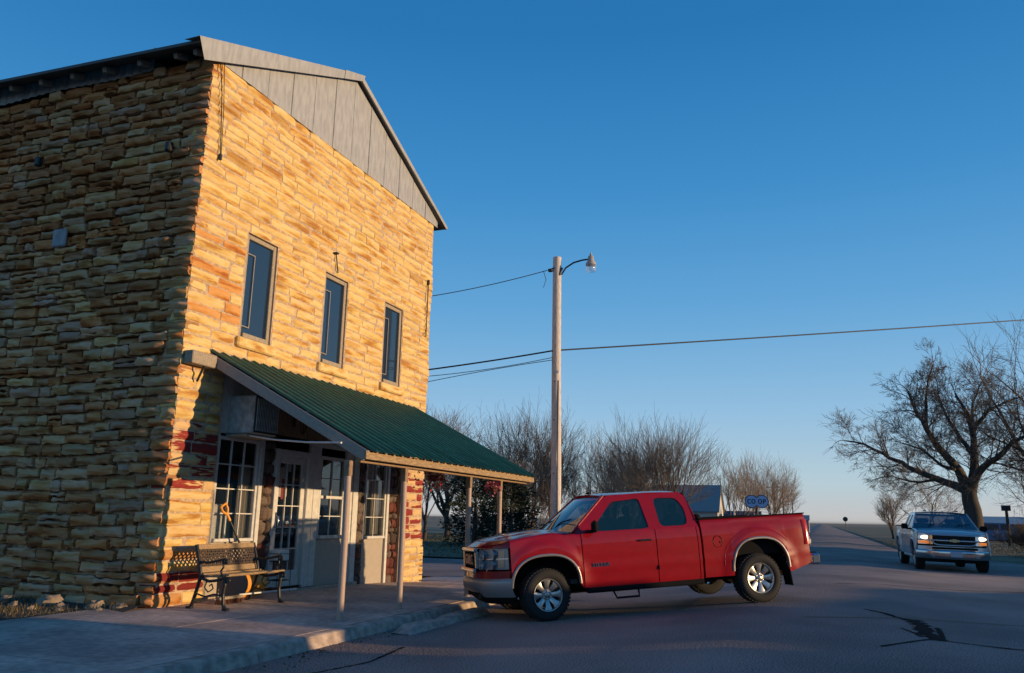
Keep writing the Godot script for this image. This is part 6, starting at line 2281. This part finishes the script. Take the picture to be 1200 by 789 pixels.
func build_litter() -> void:
	var rng := RandomNumberGenerator.new()
	rng.seed = 404
	# loose stones fallen at the foot of the side wall
	var spots := [[-9.1, -8.45, 0.13], [-9.55, -8.3, 0.09], [-9.9, -8.42, 0.16], [-10.3, -8.2, 0.07], [-8.85, -8.25, 0.06], [-9.3, -8.05, 0.05], [-10.7, -8.4, 0.12], [-9.75, -8.0, 0.06], [-8.75, -8.5, 0.1]]
	for q in spots:
		var g := Geo.new()
		var rows := []
		var sd := rng.randf() * 90
		for j in 7:
			var r := PackedVector3Array()
			var ph := lerpf(-PI / 2, PI / 2, j / 6.0)
			for i in 11:
				var th := TAU * i / 10.0
				var d := Vector3(cos(ph) * cos(th), sin(ph) * 0.7, -cos(ph) * sin(th))
				r.append(d * q[2] * (1.0 + snoise.get_noise_3d(d.x * 4 + sd, d.y * 4, d.z * 4) * 0.7))
			r[10] = r[0]
			rows.append(r)
		g.grid(rows, 0.5)
		var o := put(g, "fallen_rock", M.rock)
		o.position = Vector3(q[0], 0.15 + q[2] * 0.15, q[1])
		tag(o, "loose pale rock lying in the dirt at the foot of the stone wall", "rock", "loose rocks along the side wall")
	# dry grass in the dirt bed
	var g := Geo.new()
	for k in 9000:
		var p := Vector3(rng.randf_range(-12.5, -8.62), 0.15, rng.randf_range(-8.55, -6.2))
		if rng.randf() > 0.5 + 0.7 * snoise.get_noise_2d(p.x * 3, p.z * 3): continue
		p.y = 0.12 + 0.05 * sin(p.x * 3.1) * sin(p.z * 2.3) + 0.06 * smoothstep(-7.6, -8.7, p.z)
		var h := rng.randf_range(0.02, 0.085)
		var a := rng.randf() * TAU
		var d := Vector3(cos(a), 0, sin(a))
		var b := rng.randf_range(0.35, 1.25)
		g.tint = Color(b, b * rng.randf_range(0.9, 1.15), b * 0.9)
		var s := d.cross(Vector3.UP) * 0.005
		g.tri(p - s, p + s, p + Vector3(0, h, 0) + d * h * rng.randf_range(0.2, 1.2))
	var o := put(g, "dry_grass", M.blade)
	o.set_meta("kind", "stuff")
	tag(o, "short dry winter grass scattered over the dirt bed", "grass")
	g = Geo.new()
	for k in 26000:
		var p := Vector3(rng.randf_range(-40, -5.6), 0.0, rng.randf_range(-27.1, -60.0))
		var h := rng.randf_range(0.03, 0.11)
		var a := rng.randf() * TAU
		var d := Vector3(cos(a), 0, sin(a))
		var b := rng.randf_range(0.4, 1.1)
		g.tint = Color(b * 0.8, b, b * 0.7)
		var s := d.cross(Vector3.UP) * 0.02
		g.tri(p - s, p + s, p + Vector3(0, h, 0) + d * h * rng.randf_range(0.2, 1.0))
	for k in 12000:
		var p := Vector3(rng.randf_range(4.0, 26), 0.04, rng.randf_range(-34.0, -75.0))
		if p.x < 8.0 and p.z > -48: p.x += 5.0
		var h := rng.randf_range(0.03, 0.12)
		var a := rng.randf() * TAU
		var d := Vector3(cos(a), 0, sin(a))
		var b := rng.randf_range(0.4, 1.1)
		g.tint = Color(b * 0.9, b * 0.95, b * 0.7)
		var s := d.cross(Vector3.UP) * 0.02
		g.tri(p - s, p + s, p + Vector3(0, h, 0) + d * h)
	o = put(g, "lawn_grass", M.blade)
	o.set_meta("kind", "stuff")
	tag(o, "dull winter grass over the lawn and verge", "grass")
	# leaves and grit along the kerb
	g = Geo.new()
	for k in 700:
		var z := rng.randf_range(-16.0, 1.0)
		var p := Vector3(-5.22 + absf(rng.randfn(0, 0.22)), 0.006, z)
		p.y = road_y(p.x) + 0.006
		var s := rng.randf_range(0.004, 0.016)
		var b := rng.randf_range(0.3, 1.0)
		g.tint = Color(b, b, b)
		var bs := Basis(Vector3(rng.randfn(0, 0.3), 1, rng.randfn(0, 0.3)).normalized(), rng.randf() * TAU)
		g.quad(p + bs * Vector3(-s, 0, -s), p + bs * Vector3(s, 0.002, -s * 0.6), p + bs * Vector3(s * 0.7, 0.004, s), p + bs * Vector3(-s, 0.003, s * 0.8))
	o = put(g, "gutter_grit", M.blade)
	o.set_meta("kind", "stuff")
	tag(o, "fine grit and leaf litter gathered along the kerb", "litter")

# ----------------------------------------------------------------
func _ready() -> void:
	# camera: turned 21 degrees to the left of the street, tilted up 12.8, rolled a degree
	var yaw := deg_to_rad(21.0); var pitch := deg_to_rad(12.8); var roll := deg_to_rad(1.05)
	var fwd := Vector3(-sin(yaw) * cos(pitch), sin(pitch), -cos(yaw) * cos(pitch))
	var right := Vector3(cos(yaw), 0, -sin(yaw))
	var up := right.cross(fwd)
	cam_b = Basis(right * cos(roll) + up * sin(roll), up * cos(roll) - right * sin(roll), -fwd)
	var cam := Camera3D.new()
	cam.name = "camera"
	add_child(cam)
	cam.transform = Transform3D(cam_b, EYE)
	cam.fov = rad_to_deg(2.0 * atan(394.5 / 933.0))
	cam.near = 0.05
	cam.far = 6000.0
	cam.current = true
	# clear evening sky: colour by height above the horizon only
	var im := Image.create(64, 1024, false, Image.FORMAT_RGBF)
	var stops := [[-90.0, 60, 52, 46], [-6.0, 90, 84, 80], [-0.5, 176, 174, 174], [0.4, 194, 194, 195], [2.6, 182, 204, 214], [7.2, 149, 191, 223], [14.6, 101, 165, 215], [23.1, 65, 141, 201], [33.6, 42, 118, 181], [50.0, 30, 96, 160], [90.0, 24, 80, 142]]
	for y in 1024:
		var el := 90.0 - 180.0 * (y + 0.5) / 1024.0
		for i in stops.size() - 1:
			if el >= stops[i][0] and el <= stops[i + 1][0]:
				var t: float = (el - stops[i][0]) / (stops[i + 1][0] - stops[i][0])
				var a := Color(stops[i][1] / 255.0, stops[i][2] / 255.0, stops[i][3] / 255.0)
				var b := Color(stops[i + 1][1] / 255.0, stops[i + 1][2] / 255.0, stops[i + 1][3] / 255.0)
				var cc := a.lerp(b, t).srgb_to_linear()
				for x in 64: im.set_pixel(x, y, cc)
	var pan := PanoramaSkyMaterial.new()
	pan.panorama = ImageTexture.create_from_image(im)
	var sky := Sky.new()
	sky.sky_material = pan
	var env := Environment.new()
	env.background_mode = Environment.BG_SKY
	env.sky = sky
	env.tonemap_mode = Environment.TONE_MAPPER_LINEAR
	env.tonemap_exposure = 1.0
	env.sdfgi_enabled = true
	env.ssao_enabled = true
	env.ssil_enabled = true
	var we := WorldEnvironment.new()
	we.name = "environment"
	we.environment = env
	add_child(we)
	var sun := DirectionalLight3D.new()
	sun.name = "sun"
	add_child(sun)
	var az := deg_to_rad(82.5); var el := deg_to_rad(5.3)
	var to_sun := Vector3(sin(az) * cos(el), sin(el), -cos(az) * cos(el))
	sun.look_at_from_position(to_sun * 50.0, Vector3.ZERO, Vector3.UP)
	sun.light_color = Color(1.0, 0.69, 0.37).linear_to_srgb()
	sun.light_energy = 1.6
	sun.light_angular_distance = 0.5
	sun.shadow_enabled = true
	make_materials()
	M.alloy_dull = mat(Color(0.4, 0.36, 0.32), 0.6, 0.2)
	M.sign_dark = mat(Color(0.012, 0.03, 0.07), 0.5)
	M.sign_blue = mat(Color(0.45, 0.55, 0.8), 0.4)
	M.barn_white = tri_mat(Color(0.55, 0.52, 0.48), 0.8, noise_tex(66, 0.02, 0.88, 1.0, 5, 512), Vector3(0.4, 0.4, 0.4), true)
	M.barn_roof = tri_mat(Color(0.30, 0.28, 0.27), 0.6, noise_tex(66, 0.02, 0.88, 1.0, 5, 512), Vector3(0.4, 0.4, 0.4), true)
	M.rust = mat(Color(0.22, 0.10, 0.07), 0.9)
	M.van_blue = mat(Color(0.08, 0.16, 0.30), 0.35)
	build_ground()
	build_building()
	build_awning()
	build_porch_things()
	build_trucks()
	build_trees()
	build_far()
	build_litter()
